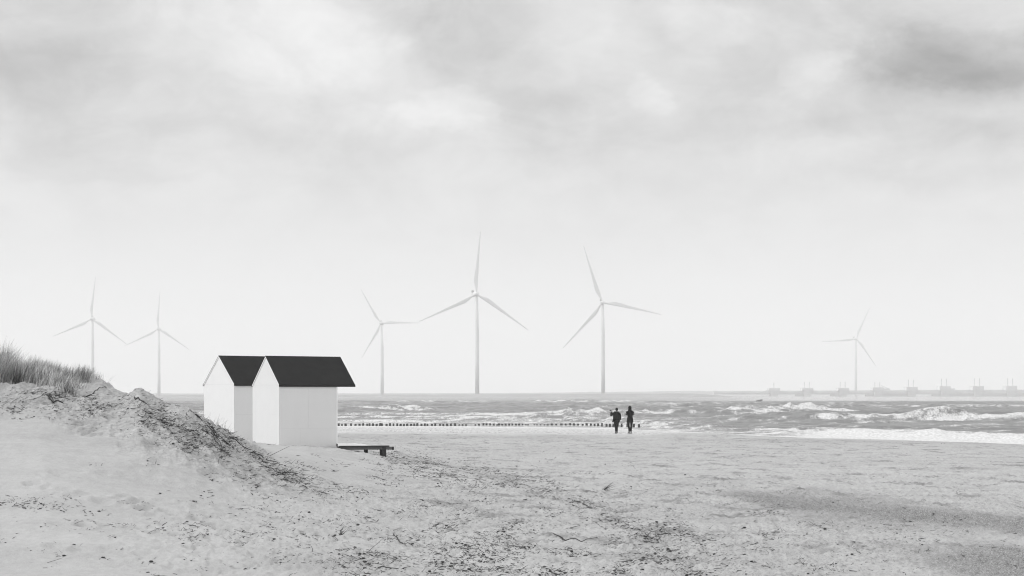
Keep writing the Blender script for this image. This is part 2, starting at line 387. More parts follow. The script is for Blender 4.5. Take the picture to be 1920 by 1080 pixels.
def make_sand():
    m = bpy.data.materials.new('sand'); m.use_nodes = True
    T = NT(m.node_tree); T.n.clear()
    out = T.node('ShaderNodeOutputMaterial'); p = T.node('ShaderNodeBsdfPrincipled'); T.l.new(p.outputs[0], out.inputs[0])
    P = T.node('ShaderNodeTexCoord').outputs['Object']
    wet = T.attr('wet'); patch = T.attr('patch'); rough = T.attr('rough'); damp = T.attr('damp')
    n1 = T.noise(T.scale(P, (.5, .8, 1)), .9, 5, .6)
    n2 = T.noise(T.scale(P, (1, .8, 1)), 7, 5, .65)
    n3 = T.noise(P, 55, 3, .7)
    c = T.m('ADD', .355, T.m('MULTIPLY', T.m('SUBTRACT', n1, .5), .14))
    mot = T.noise(T.scale(P, (.6, .4, 1)), 1.5, 5, .7, .5)
    c = T.m('SUBTRACT', c, T.m('MULTIPLY', T.m('MULTIPLY', T.ramp(mot, .50, .68), T.attr('mottle')), .15))
    c = T.m('ADD', c, T.m('MULTIPLY', T.m('SUBTRACT', n2, .5), .12))
    c = T.m('ADD', c, T.m('MULTIPLY', T.m('SUBTRACT', n3, .5), .14))
    g0 = T.ramp(T.noise(T.scale(P, (1, .7, 1)), 17, 5, .75), .46, .66)
    c = T.m('MULTIPLY', c, T.m('SUBTRACT', 1.03, T.m('MULTIPLY', T.m('MULTIPLY', g0, T.attr('grain')), .42)))
    c = T.mix(rough, c, T.m('MULTIPLY', c, T.m('MULTIPLY', T.ramp(T.noise(P, 2.2, 5, .65), .3, .7, .84, 1.06), T.ramp(T.noise(T.scale(P, (.7, 1, 2.2)), 11, 4, .7), .3, .7, .80, 1.10))))  # mottles the dune face and darkens it slightly, part of its shading painted in
    # flecks of shell and weed lying in the sand
    fl = T.noise(T.scale(P, (1, .7, 1)), 24, 3, .6)
    fd = T.m('MULTIPLY', T.ramp(fl, .63, .70), T.attr('fleck'))
    c = T.mix(T.m('MULTIPLY', fd, .6), c, .10)
    g1 = T.noise(P, 38, 3, .8)
    gp = T.m('ADD', .06, T.m('MULTIPLY', T.ramp(g1, .35, .75), .36))
    wspk = T.ramp(T.noise(P, 21, 2, .5), .74, .78)
    gp = T.m('ADD', gp, T.m('MULTIPLY', wspk, .5))
    c = T.mix(T.m('MULTIPLY', patch, .80), c, gp)
    c = T.mix(T.m('MULTIPLY', damp, .35), c, T.m('MULTIPLY', c, .62))
    c = T.mix(wet, c, .34)
    T.l.new(T.grey(c), p.inputs['Base Color'])
    T.l.new(T.mix(wet, .95, .07), p.inputs['Roughness'])
    T.l.new(T.mix(wet, .12, .8), p.inputs['Specular IOR Level'])
    b = T.node('ShaderNodeBump'); b.inputs['Distance'].default_value = .02
    T.l.new(T.mix(wet, .85, .0), b.inputs['Strength'])
    h = T.m('ADD', T.noise(P, 22, 4, .6), T.m('MULTIPLY', T.noise(P, 90, 2, .6), .5))
    T.l.new(h, b.inputs['Height']); T.l.new(b.outputs[0], p.inputs['Normal'])
    return m
SAND = make_sand()

def build_ground():
    Yr = np.concatenate([np.linspace(-200, 0, 9), np.linspace(3, 17, 12), 18 * np.exp(np.arange(0, np.log(185 / 18), .0026)), [220, 300, 500, 900, 1600, 3200]])
    X = xgrid(Yr); Y = np.repeat(Yr[:, None], X.shape[1], 1)
    Z = ground_z(X, Y)
    Z = np.where(Y < 12, np.maximum(Z, .7 - 0 * Z), Z)
    x, y = X.ravel(), Y.ravel()
    wet = wet_amt(x, y) * (y > 60) * .92
    px = 960 + F * x / np.maximum(y, 5)
    damp = ss(.0, .5, fbm(x / 9, y / 14, 3, 51)) * ss(60, 90, y) * (1 - wet) * .9
    damp = np.clip(damp + ss(.1, .5, fbm(x / 3, y / 2.2, 3, 52)) * .5 * (1 - ss(50, 80, y)), 0, 1)
    fleck = np.clip(.25 + ss(480, 760, px) * ss(.0, .35, fbm(x / 1.6, y / 2.5, 3, 53) + .25), 0, 1)
    o = mesh_obj('beach_sand', np.stack([x, y, Z.ravel()], 1), grid_faces(*X.shape), SAND, smooth=True,
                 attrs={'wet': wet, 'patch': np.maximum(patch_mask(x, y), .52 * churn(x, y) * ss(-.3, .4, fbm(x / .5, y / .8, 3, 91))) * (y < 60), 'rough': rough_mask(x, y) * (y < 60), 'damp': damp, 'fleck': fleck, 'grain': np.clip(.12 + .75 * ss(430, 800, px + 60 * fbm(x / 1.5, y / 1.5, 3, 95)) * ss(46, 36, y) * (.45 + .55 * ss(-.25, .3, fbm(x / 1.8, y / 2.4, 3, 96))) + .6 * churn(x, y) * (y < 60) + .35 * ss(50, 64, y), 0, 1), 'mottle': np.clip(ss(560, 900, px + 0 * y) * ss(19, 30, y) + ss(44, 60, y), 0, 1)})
    tag(o, kind='structure')
build_ground()

# ================================================================== sea
def make_water():
    m = bpy.data.materials.new('sea_water'); m.use_nodes = True
    T = NT(m.node_tree); T.n.clear()
    out = T.node('ShaderNodeOutputMaterial'); P = T.node('ShaderNodeTexCoord').outputs['Object']
    p = T.node('ShaderNodeBsdfPrincipled'); q = T.node('ShaderNodeBsdfPrincipled')
    f = T.attr('foam')
    n = T.noise(T.scale(P, (1, .55, 1)), 1.1, 6, .65, .8)
    n2 = T.noise(T.scale(P, (1, .5, 1)), 5.5, 4, .6)
    v = T.m('ADD', T.m('MULTIPLY', T.m('SUBTRACT', n, .5), 1.5), T.m('MULTIPLY', T.m('SUBTRACT', n2, .5), .8))
    fac = T.ramp(T.m('ADD', f, T.m('MULTIPLY', v, T.ramp(f, .0, .25, .1, 1))), .30, .95)
    calm = T.attr('calm'); T.l.new(T.mix(calm, .3, .12), p.inputs['Roughness']); T.l.new(T.mix(calm, .36, .9), p.inputs['Specular IOR Level'])
    T.l.new(T.grey(T.m('ADD', .03, T.m('MULTIPLY', T.noise(T.scale(P, (.3, .5, 1)), .5, 4, .6), .12))), p.inputs['Base Color'])
    b = T.node('ShaderNodeBump'); T.l.new(T.mix(calm, .7, .0), b.inputs['Strength']); b.inputs['Distance'].default_value = .12
    T.l.new(T.noise(T.scale(P, (1, .6, 1)), 1.6, 5, .62), b.inputs['Height']); T.l.new(b.outputs[0], p.inputs['Normal'])
    T.l.new(T.grey(T.m('ADD', .40, T.m('MULTIPLY', T.ramp(n2, .3, .7), .17))), q.inputs['Base Color']); q.inputs['Roughness'].default_value = .8
    b2 = T.node('ShaderNodeBump'); b2.inputs['Strength'].default_value = .3; b2.inputs['Distance'].default_value = .08
    T.l.new(T.noise(P, 4, 4, .6), b2.inputs['Height']); T.l.new(b2.outputs[0], q.inputs['Normal'])
    mx = T.node('ShaderNodeMixShader'); T.l.new(fac, mx.inputs[0]); T.l.new(p.outputs[0], mx.inputs[1]); T.l.new(q.outputs[0], mx.inputs[2])
    T.l.new(mx.outputs[0], out.inputs[0])
    return m
def build_sea():
    Yr = np.concatenate([[45, 60, 70], 80 * np.exp(np.arange(0, np.log(620 / 80), .0028)), 620 * np.exp(np.linspace(0.01, np.log(3200 / 620), 60))])
    FUs = np.linspace(-.355, .355, 1001)
    k = (np.arange(1, 15) / 14.) ** 2; e = .355 * Yr[:, None]
    R = e + (1600 - e) * k[None, :]
    X = np.concatenate([-R[:, ::-1], FUs[None, :] * Yr[:, None], R], 1); Y = np.repeat(Yr[:, None], X.shape[1], 1)
    s = Y - shore(X); sm = np.clip(s, 0, None)
    warp = 3.5 * fbm(X / 26, Y / 40, 3, 101) + 1.2 * fbm(X / 6, Y / 12, 2, 102)
    z = np.zeros_like(X); foam = np.zeros_like(X)
    right = ss(15, 27, X)
    nearfade = ss(0, 30, s); farfade = 1 - ss(500, 900, Y)
    # wind chop
    ch = fbm(X / 4.5, Y / 2.2, 4, 103, .55)
    z += (.06 + .26 * ss(20, 110, s)) * ch * farfade
    z += .30 * ss(60, 160, s) * (1 - np.abs(fbm(X / 16, Y / 7, 3, 108)) * 2.2) * farfade
    foam += ss(.36, .62, fbm(X / 7, Y / 3.0, 4, 104)) * ss(40, 130, s) * .75 * farfade * (.4 + .6 * right)      # scattered whitecaps
    # surf rows: crests roughly parallel with the shore
    rows = [(4, .04, 1.2), (11, .04, 1.6), (20, .20, 1.8), (29, .32, 2.0), (40, .42, 2.3), (52, .5, 2.6), (66, .55, 3.0), (83, .6, 3.2), (104, .75, 3.6),
            (128, .7, 4), (156, .7, 4.4), (190, .65, 5), (232, .6, 5.5), (285, .6, 6), (350, .6, 7), (420, .6, 8)]
    for i, (c, h, wd) in enumerate(rows):
        A = np.clip(.55 + .9 * fbm(X / (11 + c * .12), X * 0 + i * 3.3, 3, 120 + i), .05, 1.3)
        q = s - c - warp * (.4 + c / 60) 
        prof = np.where(q < 0, np.exp(-(q / (wd * .45)) ** 2), np.exp(-(q / (wd * 1.25)) ** 2))
        z += h * A * prof * (ss(-4, 8, s))
        br = ss(.55, .95, A + .25 * fbm(X / 2.2, X * 0 + i, 2, 140 + i)) * np.interp(c, [0, 90, 130, 300, 430], [1, 1, .75, .7, .5])
        fm = np.where(q < 0, np.exp(-(q / (wd * .9)) ** 2), np.exp(-(q / (wd * .55)) ** 2))
        foam = np.maximum(foam, fm * br * (1 if c < 75 or c > 400 else .45 + .55 * right) * (.8 + .7 * fbm(X / 2.5, Y / 2, 3, 190 + i)))
    # hand-placed breakers: (x, Y, height, half length in x, width in Y)
    for j, (bx, by, h, lx, ly) in enumerate([(-21, 285, 1.0, 9, 5), (-25, 300, .9, 5, 4), (39.5, 262, 1.1, 8, 4), (49, 266, 1.15, 6, 3.5), (44, 250, .5, 14, 3),
                                 (49.8, 184, .8, 3.2, 2.6), (56, 188, .55, 9, 3), (43, 192, .4, 6, 3), (36, 170, .4, 5, 2), (62, 200, .7, 6, 3), (29.2, 113, .45, 1.6, 2.2), (25.8, 116, .35, 1.4, 2), (34, 108, .4, 2, 2), (12, 240, .7, 16, 4), (4, 225, .55, 14, 3.5), (-30, 560, .6, 30, 5), (28, 560, .8, 26, 5)]):
        bump = .12 * fbm(X / 1.2, Y / 1.2, 3, 160 + j)
        q = (Y - by - .12 * (X - bx) + 1.0 * vn(X / 3, Y / 6, 170 + j)) / ly; r = (X - bx) / lx
        e_ = np.exp(-r ** 2) * np.where(q < 0, np.exp(-(q * 1.8) ** 2), np.exp(-(q * .7) ** 2))
        z += h * e_ * (1 + bump) * (.72 + .55 * (1 - 2 * np.abs(fbm(X / 3.4, Y / 9, 2, 150 + j)))); foam = np.maximum(foam, (.66 + .95 * fbm((X + .7 * Y) / 2.4, Y / 1.6, 4, 180 + j, .6)) * ss(.25, .7, np.exp(-r ** 2) * np.exp(-(q + .3) ** 2 * 1.6)))
    # churned water and streaks between the rows
    st = fbm(X / 7, Y / 1.5, 4, 105, .6)
    zoneL = (1 - ss(75, 120, s)) * (1 - right); zoneR = (1 - ss(16, 27, s + 5 * fbm(X / 3, Y / 6, 3, 111))) * right
    foam = np.maximum(foam, zoneL * (.50 + .75 * st))
    foam = np.maximum(foam, (1 - ss(90, 150, s)) * right * (.26 + .8 * st))
    foam = np.maximum(foam, zoneR * 1.2); foam = np.maximum(foam, (1 - ss(3, 11, s)) * 1.1)
    # bore running in at the right
    z += right * .40 * ss(4, 15, s) * (1 - ss(18, 25, s)) * (.7 + .8 * fbm(X / 1.6, Y / 2, 3, 107)) * (X < 120)
    z = z * ss(-1, 4, s) + .02
    foam = np.where(s < 9, foam, foam) * farfade
    x, y = X.ravel(), Y.ravel()
    o = mesh_obj('sea', np.stack([x, y, z.ravel()], 1), grid_faces(*X.shape), make_water(), smooth=True, attrs={'foam': np.clip(foam, 0, 1.2).ravel(), 'calm': (ss(560, 760, Y) * (.3 + .7 * ss(.08, .2, X / Y)) + .3 * (1 - right) * (1 - ss(560, 760, Y))).ravel()})
    tag(o, kind='structure')
build_sea()

# far dam and far shore (low land across the water)
LAND = M('far_land', .25, .9, .25, .02, stretch=(1, 1, 4))
def ridge(name, Y0, depth, xs, tops):
    xf = np.arange(xs[0], xs[-1] + 1, 6.0); tf = np.interp(xf, xs, tops) * (1 + .05 * vn(xf / 30, xf * 0, 31) + .03 * vn(xf / 9, xf * 0, 32))
    V = []; 
    for (yy, k) in ((0, -.3), (depth * .25, .75), (depth * .5, 1), (depth, -.3)):
        for xx, t in zip(xf, tf): V.append((xx, Y0 + yy, t * k))
    o = mesh_obj(name, np.array(V), grid_faces(4, len(xf)), LAND, smooth=True); tag(o, kind='structure'); return o
ridge('far_dam', 1440, 40, [-560, -300, -160, -30, 60, 90, 170, 205], [2.0, 2.2, 2.4, 2.8, 3.1, 3.6, 3.2, .4])
ridge('far_shore', 2850, 120, [-1590, -300, -60, 60, 160, 360, 600, 1590], [3.5, 3.6, 4.2, 5.0, 6.4, 8.2, 8.4, 7])

# ================================================================== wind turbines
TW = M('turbine_white', .66, .55, .05, .1)
DK_ = M('turbine_dark', .3, .6, .1, 1)
def at(px, py, Y): return Vector(((px - 960) / F * Y, Y, HC - (py - HPY) / F * Y))
def blade_mesh(L):
    sec = [(0, .028, .028, 0), (.05, .028, .026, 0), (.10, .036, .024, -.004), (.16, .056, .02, -.014), (.22, .066, .017, -.019), (.30, .060, .014, -.016), (.42, .047, .011, -.011),
           (.58, .035, .008, -.006), (.75, .025, .006, -.001), (.90, .016, .004, .004), (.97, .013, .003, .008), (1., .007, .002, .010)]
    mb = MB(); n = 14; o = 0
    for (t, c, th, off) in sec:
        for k in range(n):
            a = 2 * math.pi * k / n; ca = math.cos(a)
            fat = 1.0 if t < .08 else (.55 + .45 * ca)
            mb.v.append(((off + c / 2 * ca) * L, th / 2 * math.sin(a) * fat * L, t * L))
    for i in range(len(sec) - 1):
        for k in range(n):
            k2 = (k + 1) % n; mb.f.append((i * n + k, i * n + k2, (i + 1) * n + k2, (i + 1) * n + k))
    mb.f.append(tuple(range(n))[::-1]); mb.f.append(tuple((len(sec) - 1) * n + k for k in range(n)))
    return mb
def turbine(hx, hy, Y, Lpx, angs, basex, label, yaw=0., dbase=8., dtop=6.):
    hub = at(hx, hy, Y); bx = (basex - 960) / F * Y; L = Lpx / F * Y; k = Y / F
    root = empty('wind_turbine', (bx, Y + 6, -.5)); tag(root, label, 'wind turbine', 'wind turbines standing along the horizon')
    H = hub.z + .5; rb, rt = dbase * k / 2, dtop * k / 2
    mb = MB(); mb.tube([(0, 0, 0), (0, 0, H * .33), (0, 0, H * .66), (hub.x - bx, 0, H - 2.0)], [rb, rb * .67 + rt * .33, rb * .33 + rt * .67, rt], 28)
    mb.build('tower', TW, root, True)
    lx = hub.x - bx
    mb = MB(); mb.tube([(lx, -2.6, H), (lx, -1.5, H + .1), (lx, 4, H + .3), (lx, 10, H + .3), (lx, 11, H + .3)], [1.7, 2.3, 2.5, 2.3, 1.6], 16, up=(0, 0, 1))
    nac = mb.build('nacelle', TW, root, True)
    mb = MB(); mb.box(lx - 2.6 , lx - .4, 7.2, 9.2, H + 2.0, H + 4.1); c = mb.build('cooler', DK_, nac)
    for o_ in (nac,): 
        o_.matrix_local = Matrix.Translation((lx, 0, 0)) @ Matrix.Rotation(yaw, 4, 'Z') @ Matrix.Translation((-lx, 0, 0))
    hp = Vector((lx, -4.4, H))
    mb = MB(); mb.tube([(lx, -6.8, H), (lx, -6.3, H), (lx, -5.2, H), (lx, -3.6, H), (lx, -2.5, H)], [.2, 1.2, 2.0, 2.15, 1.8], 18, up=(0, 0, 1))
    sp = mb.build('spinner', TW, root, True)
    for a in angs:
        b = blade_mesh(L).build('blade', TW, root, True)
        b.matrix_local = Matrix.Translation(hp) @ Matrix.Rotation(math.radians(90 - a), 4, 'Y')
turbine(171, 598, 2036, 80, (85, 204.6, 324.8), 171.5, 'pale wind turbine rising behind the grassy dune, leftmost of all', .1, 6.5, 4.6)
turbine(296, 617, 2355, 71, (87.5, 207, 327), 296.5, 'pale wind turbine standing just left of the two beach huts', .1, 6, 4)
turbine(714, 606, 2159, 74, (120.8, .8, 241.4), 716, 'pale wind turbine just right of the dark hut roof, one blade level', -.1, 7, 4.6)
turbine(893, 551, 1524, 119, (86.6, 206.2, 325.6), 894.5, 'tallest wind turbine, near the middle, with one blade straight up', .28)
turbine(1130, 567, 1667, 113, (109, 348.8, 229.5), 1131.5, 'tall wind turbine above the two people, upper blade leaning left', -.05, 7.5, 6)
turbine(1606, 635, 2767, 65, (67, 185.5, 306), 1606, 'faintest wind turbine, standing behind the storm surge barrier', .0, 4.6, 3.4)

# ================================================================== storm surge barrier
CON = M('barrier_concrete', .68, .9, .15, .2); STL = M('barrier_steel', .62, .6, .1, .5)
def barrier():
    Yb = 1900.; k = Yb / F
    zz = lambda py: HC - (py - HPY) * k
    xx = lambda px: (px - 960) * k
    root = empty('storm_surge_barrier', (xx(1500), Yb, 0)); ox = xx(1500)
    tag(root, 'long pale concrete storm surge barrier with piers and masts across the water', 'barrier')
    X = lambda px: xx(px) - ox
    mb = MB(); mb.hexa([(X(1338), -3, zz(739.6)), (X(2060), -3, zz(737.5)), (X(2060), 4, zz(737.5)), (X(1338), 4, zz(739.6))],
                       [(X(1338), -3, zz(733.2)), (X(2060), -3, zz(730.0)), (X(2060), 4, zz(730.0)), (X(1338), 4, zz(733.2))])
    mb.box(X(1338), X(2060), -3.6, -3.1, zz(736.6), zz(735.9)); mb.build('road_deck', CON, root)
    mb = MB(); mb.box(X(1338), X(2060), -1, 3, -1.5, zz(743.2)); mb.build('sill', CON, root)
    P = [(1451, 727.8, 717, 1), (1513, 727.8, 716, 2), (1580, 727.5, 716, 2), (1645, 726.5, 716, 2), (1708, 725.5, 712, 2), (1770, 724, 710, 2), (1832, 724, 709.5, 2), (1894, 723.6, 709.5, 2), (1956, 723.5, 709.3, 2)]
    for i, (px, tp, mt, nm) in enumerate(P):
        mb = MB(); mb.box(X(px - 7), X(px + 7), -5, 8, -2, zz(739.5)); mb.box(X(px - 10.3), X(px + 10.3), -6, 9, zz(732.5), zz(tp)); mb.box(X(px - 7), X(px + 7), -5.4, 8.4, zz(739.6), zz(732.6))
        pr = mb.build('pier', CON, root)
        for q in ((-4.6, 4.6) if nm == 2 else (0,)):
            mb = MB(); mb.box(X(px + q) - .42, X(px + q) + .42, -.4, .4, zz(tp + .5), zz(mt)); mb.build('mast', STL, pr)
        if i < len(P) - 1:
            a, b = px + 7.5, P[i + 1][0] - 7.5
            mb = MB()
            if i in (0, 1, 2, 4): mb.box(X(b - 15), X(b), -2.5, 2, zz(743.4), zz(739.4)) 
            else: mb.box(X(a), X(b), -2.5, 2, zz(743.4), zz(738.9))
            mb.build('gate', STL, root)
    mb = MB(); mb.box(X(1650), X(1668), -2, 2, zz(731.5), zz(728.5)); 
    mb.tube([(X(1666), 0, zz(728.6)), (X(1652), 0, zz(723))], .4, 6); mb.build('crane', STL, root)
    for (a, b, c, d) in ((1436, 1444, 732.6, 731), (1782, 1790, 731, 728.3)):
        mb = MB(); mb.box(X(a), X(b), -2, 3, zz(c), zz(d)); mb.build('control_hut', CON, root)
barrier()

# ================================================================== groyne posts
PW = M('groyne_wood', .045, .8, .4, 6, .5, 30, stretch=(1, 1, .2))
pxs = [620 + X / 6.857 for X in (105, 145, 192, 262, 318, 372, 418, 468, 500, 543, 590, 637, 660, 718, 763, 808, 855, 900, 940, 985, 1032, 1075, 1115, 1168, 1210)]
nA = len(pxs)
pxs += [800 + X / 5.4857 for X in (8, 55, 88, 137, 172, 212, 250, 292, 335, 370, 405)]; nB = len(pxs)
pxs += [800 + X / 5.4857 for X in (503, 538, 583, 615, 653, 690, 727, 743, 778, 812, 848, 882, 918, 953, 985, 1020, 1045)]; nC = len(pxs)
pxs += [800 + X / 5.4857 for X in (1108, 1135, 1172, 1212, 1245)]; nD = len(pxs)
pxs += [800 + X / 5.4857 for X in (1287, 1333, 1385, 1430, 1475, 1515, 1557, 1603, 1645, 1688, 1727, 1763, 1803, 1850, 1885)]; nE = len(pxs)
pxs += [1150.4, 1158, 1165.6, 1176.7, 1188, 1198]
LOW = set(range(nB - 3, nB)) | {nB, nB + 6} | set(range(nC - 2, nD)) | {nE + 5}
ordn = ['first', 'second', 'third', 'fourth', 'fifth', 'sixth', 'seventh', 'eighth', 'ninth', 'tenth', 'eleventh', 'twelfth', 'thirteenth', 'fourteenth', 'fifteenth', 'sixteenth', 'seventeenth', 'eighteenth', 'nineteenth', 'twentieth', 'twenty-first', 'twenty-second', 'twenty-third', 'twenty-fourth', 'twenty-fifth']
rp = random.Random(3)
def post_mesh(seed):
    r = random.Random(seed); mb = MB(); n = 11; rings = []
    for z_, k in ((-1.2, 1.05), (-.1, 1.0), (.0, 1.0), (.12, .97), (.17, .95), (.19, .86)):
        rings.append((z_, k))
    ph = [1 + r.uniform(-.1, .1) for _ in range(n)]
    for z_, k in rings:
        for i in range(n):
            a = 2 * math.pi * i / n; mb.v.append((.105 * k * ph[i] * math.cos(a), .105 * k * ph[i] * math.sin(a), z_ + (.02 * ph[(i * 3) % n] if z_ > .1 else 0)))
    for j in range(len(rings) - 1):
        for i in range(n):
            i2 = (i + 1) % n; mb.f.append((j * n + i, j * n + i2, (j + 1) * n + i2, (j + 1) * n + i))
    mb.f.append(tuple(range(n))[::-1]); mb.f.append(tuple((len(rings) - 1) * n + i for i in range(n)))
    return mb
protos = [post_mesh(s_).build('groyne_post', PW, None, False) for s_ in range(5)]
for i, px in enumerate(pxs):
    o = protos[i] if i < 5 else protos[rp.randrange(5)].copy()
    if i >= 5: COL.objects.link(o)
    Y = min(156 + .008 * (px - 636), float(np.interp((px - 960) / F * 150, WX, WY)) + 15)
    sc = rp.uniform(.85, 1.15); low = i in LOW
    o.location = ((px - 960) / F * Y, Y, HC - (799.4 - HPY) / F * Y + (-.05 if low else rp.uniform(-.02, .06)) + .045)
    o.rotation_euler = (rp.uniform(-.08, .08), rp.uniform(-.12, .12), rp.uniform(0, 6)); o.scale = (sc * (.75 if low else 1), sc, 1)
    if i < nA: lb = '%s dark groyne post in the surf counted rightward from the front hut wall' % ordn[i]
    elif i < nB: lb = '%s groyne post of the run fading into foam left of the tallest turbine' % ordn[i - nA]
    elif i < nC: lb = '%s groyne post, counted from the left, of the dark run right below the tallest turbine' % ordn[i - nB]
    elif i < nD: lb = '%s low foam-washed stub in the broken middle stretch of the groyne' % ordn[i - nC]
    elif i < nE: lb = '%s groyne post left of the two people, counted leftward from the backpacker' % ordn[nE - 1 - i]
    else: lb = ['groyne post end showing beside the left hip of the person with backpack', 'groyne post hidden behind the right leg of the person with backpack', 'lone groyne post in the gap between the two people', 'groyne post behind the left leg of the hooded person', 'small groyne post just right of the hooded person', 'lowest and rightmost groyne stub, last in the row past the hooded person'][i - nE]
    tag(o, lb, 'groyne post', 'wooden groyne posts in a row across the surf')

# ================================================================== beach huts
def hut_mat(name, v, seams):
    m = M(name, v, .55, .035, 3.0, .12, 25, .3)
    return m
WG = hut_mat('hut_white', .71, 0); WG2 = hut_mat('hut_white_back', .76, 0); WT = M('hut_trim', .85, .5, .03, 6); FELT = M('roof_felt', .024, 1, .30, 3.0, .5, 60, .0); SEAM = M('panel_seam', .66, .8, .1, 8); EDGE = M('roof_edge', .012, .7, .2, 8)  # back hut walls use a slightly lighter white
def hut(cx, cy, th, W_, L_, Lr, zb, ze, zr, label, seam_side, seam_gable, WG=WG):
    """near corner at (cx,cy); local X along the side wall, local Y along the gable wall (away)"""
    root = empty('beach_hut', (cx, cy, zb), th); tag(root, label, 'beach hut', 'white beach huts with black roofs')
    e = ze - zb; r = zr - zb; h = .03
    mb = MB(); mb.box(0, L_, 0, h, 0, e - .01); side = mb.build('side_wall', WG, root)
    mb = MB(); mb.box(0, L_, W_ - h, W_, 0, e - .01); mb.build('side_wall', WG, root)
    for x0, nm in ((.0, 'gable_wall'), (L_ - h, 'front_wall')):
        a = x0 - (.004 if x0 == 0 else -.004); b = x0 + h
        V = [(a, -.004, 0), (a, W_ + .004, 0), (a, W_ + .004, e - .012), (a, W_ / 2, r - .03), (a, -.004, e - .012)]
        V2 = [(b, v[1], v[2]) for v in V]
        mb = MB(); mb.add(V + V2, [(0, 1, 2, 3, 4), (9, 8, 7, 6, 5), (0, 5, 6, 1), (1, 6, 7, 2), (2, 7, 8, 3), (3, 8, 9, 4), (4, 9, 5, 0)])
        gw = mb.build(nm, WG, root)
        if nm == 'gable_wall':
            for (y0, y1, z0, z1) in seam_gable:
                mb = MB(); mb.box(a - .0035, a + .001, y0, y1, z0, z1); mb.build('panel_joint', SEAM, gw)
        else:
            mb = MB(); mb.box(b + .001, b + .03, W_ * .3, W_ * .7, .25, 1.75); d = mb.build('door', WT, root)
            mb = MB(); mb.box(b + .03, b + .06, W_ * .65, W_ * .67, .9, 1.05); mb.build('handle', EDGE, d)
    for (x0, x1, z0, z1) in seam_side:
        mb = MB(); mb.box(x0, x1, -.0035, .001, z0, z1); mb.build('panel_joint', SEAM, side)
    # corner boards
    for (x0, x1) in ((L_ - .035, L_ + .008),):
        mb = MB(); mb.box(x0, x1, -.012, -.0005, 0, e - .02); mb.build('corner_board', WT, root)
    mb = MB(); mb.box(-.012, -.0045, .0, .016, 0, e - .05); mb.build('corner_shadow_gap', SEAM, root)  # darker strip painted for the shadow gap between gable and side wall
    # roof: two slopes
    ov = .02; t = .022
    for sgn in (0, 1):
        y0 = -ov if sgn == 0 else W_ + ov; sl = (r - e) / (W_ / 2); z0 = e - sl * ov
        A = [(-.008, y0, z0), (Lr, y0, z0), (Lr, W_ / 2, r), (-.008, W_ / 2, r)]
        B = [(p[0], p[1], p[2] + t) for p in A]
        mb = MB(); mb.hexa(A, B); rf = mb.build('roof', FELT, root)
        # black edge strip along eave and verge
        mb = MB(); d = -.008 if sgn == 0 else .008
        mb.hexa([(-.034, y0 + d, z0 - .045), (Lr + .004, y0 + d, z0 - .045), (Lr + .004, y0, z0 - .045), (-.034, y0, z0 - .045)], [(-.034, y0 + d, z0 + t + .006), (Lr + .004, y0 + d, z0 + t + .006), (Lr + .004, y0, z0 + t + .006), (-.034, y0, z0 + t + .006)])
        mb.build('eave_strip', EDGE, rf)
        mb = MB(); mb.hexa([(-.022, y0, z0 - .035), (-.009, y0, z0 - .035), (-.009, W_ / 2, r - .035), (-.022, W_ / 2, r - .035)],
                           [(-.022, y0, z0 - .002), (-.009, y0, z0 - .002), (-.009, W_ / 2, r - .002), (-.022, W_ / 2, r - .002)])
        mb.build('bargeboard', WT, rf)
        mb = MB(); mb.hexa([(-.020, y0, z0), (-.009, y0, z0), (-.009, W_ / 2, r), (-.020, W_ / 2, r)],
                           [(-.020, y0, z0 + t + .004), (-.009, y0, z0 + t + .004), (-.009, W_ / 2, r + t + .004), (-.020, W_ / 2, r + t + .004)])
        mb.build('verge_strip', EDGE, rf)
    return root
th1 = math.radians(33.4)
hut(-7.19, 49.5, th1, 2.0, 1.99, 2.62, 1.25, 3.475, 4.37, 'white beach hut in front, right of the pair, its black roof overhanging at the right',
    [(0, 1.95, .86, .868), (.70, .705, 0, .86), (.98, .984, .868, 2.2)], [(0, 2, 2.215, 2.223), (.3, .9, 1.3, 1.305)])
th2 = math.radians(40.5)
hut(-9.19, 53.0, th2, 2.0, 1.99, 2.6, 1.2, 3.52, 4.46, 'white beach hut at the back, left of the pair, half hidden by dune',
    [(0, 1.95, 1.3, 1.306)], [(0, 2, 2.31, 2.316)], WG2)

# ================================================================== low platform beside the front hut
DRIFT = M('pale_drift_sand', .58, .95, .08, 12, .3, 60); BEAMW = M('weathered_beam', .11, .8, .6, 4, .6, 30, stretch=(.5, 1, 1)); OLDW = M('dark_timber', .035, .75, .45, 5, .6, 30, stretch=(.3, 1, 1)); PALEW = M('sanded_planks', .36, .85, .2, 5, .3, 30, stretch=(.2, 1.5, 1))
bench = empty('wooden_bench', (-7.07 + 2.02 * math.cos(th1), 49.5 + 2.02 * math.sin(th1) - .9, 1.13), th1 - math.radians(22)); tag(bench, 'low dark wooden bench platform half buried in sand at the foot of the front hut', 'bench')
bz = .445
for k in range(4):
    mb = MB(); mb.box(0, 1.52 + .04 * (k % 2), .02 + k * .2, .02 + k * .2 + .185, bz - .035, bz); mb.build('plank', PALEW, bench, bevel=.004)
gx, gy = np.meshgrid(np.linspace(-.02, 1.35, 60), np.linspace(.0, .81, 36), indexing='ij')
gh = .075 * ss(0, .10, gy) * ss(.81, .6, gy) * (1 - ss(.25, 1.3, gx + .25 * vn(gx * 4, gy * 5, 301))) * (1 + .25 * fbm(gx * 5, gy * 5, 3, 302)) - .012 + .010 * fbm(gx * 9, gy * 9, 2, 303)
mesh_obj('sand_drift', np.stack([gx.ravel(), gy.ravel(), (bz + gh).ravel()], 1), grid_faces(60, 36), DRIFT, bench, True)
mb = MB(); mb.box(0, 1.58, -.03, -.002, bz - .034, bz + .004); mb.build('front_edge', OLDW, bench)
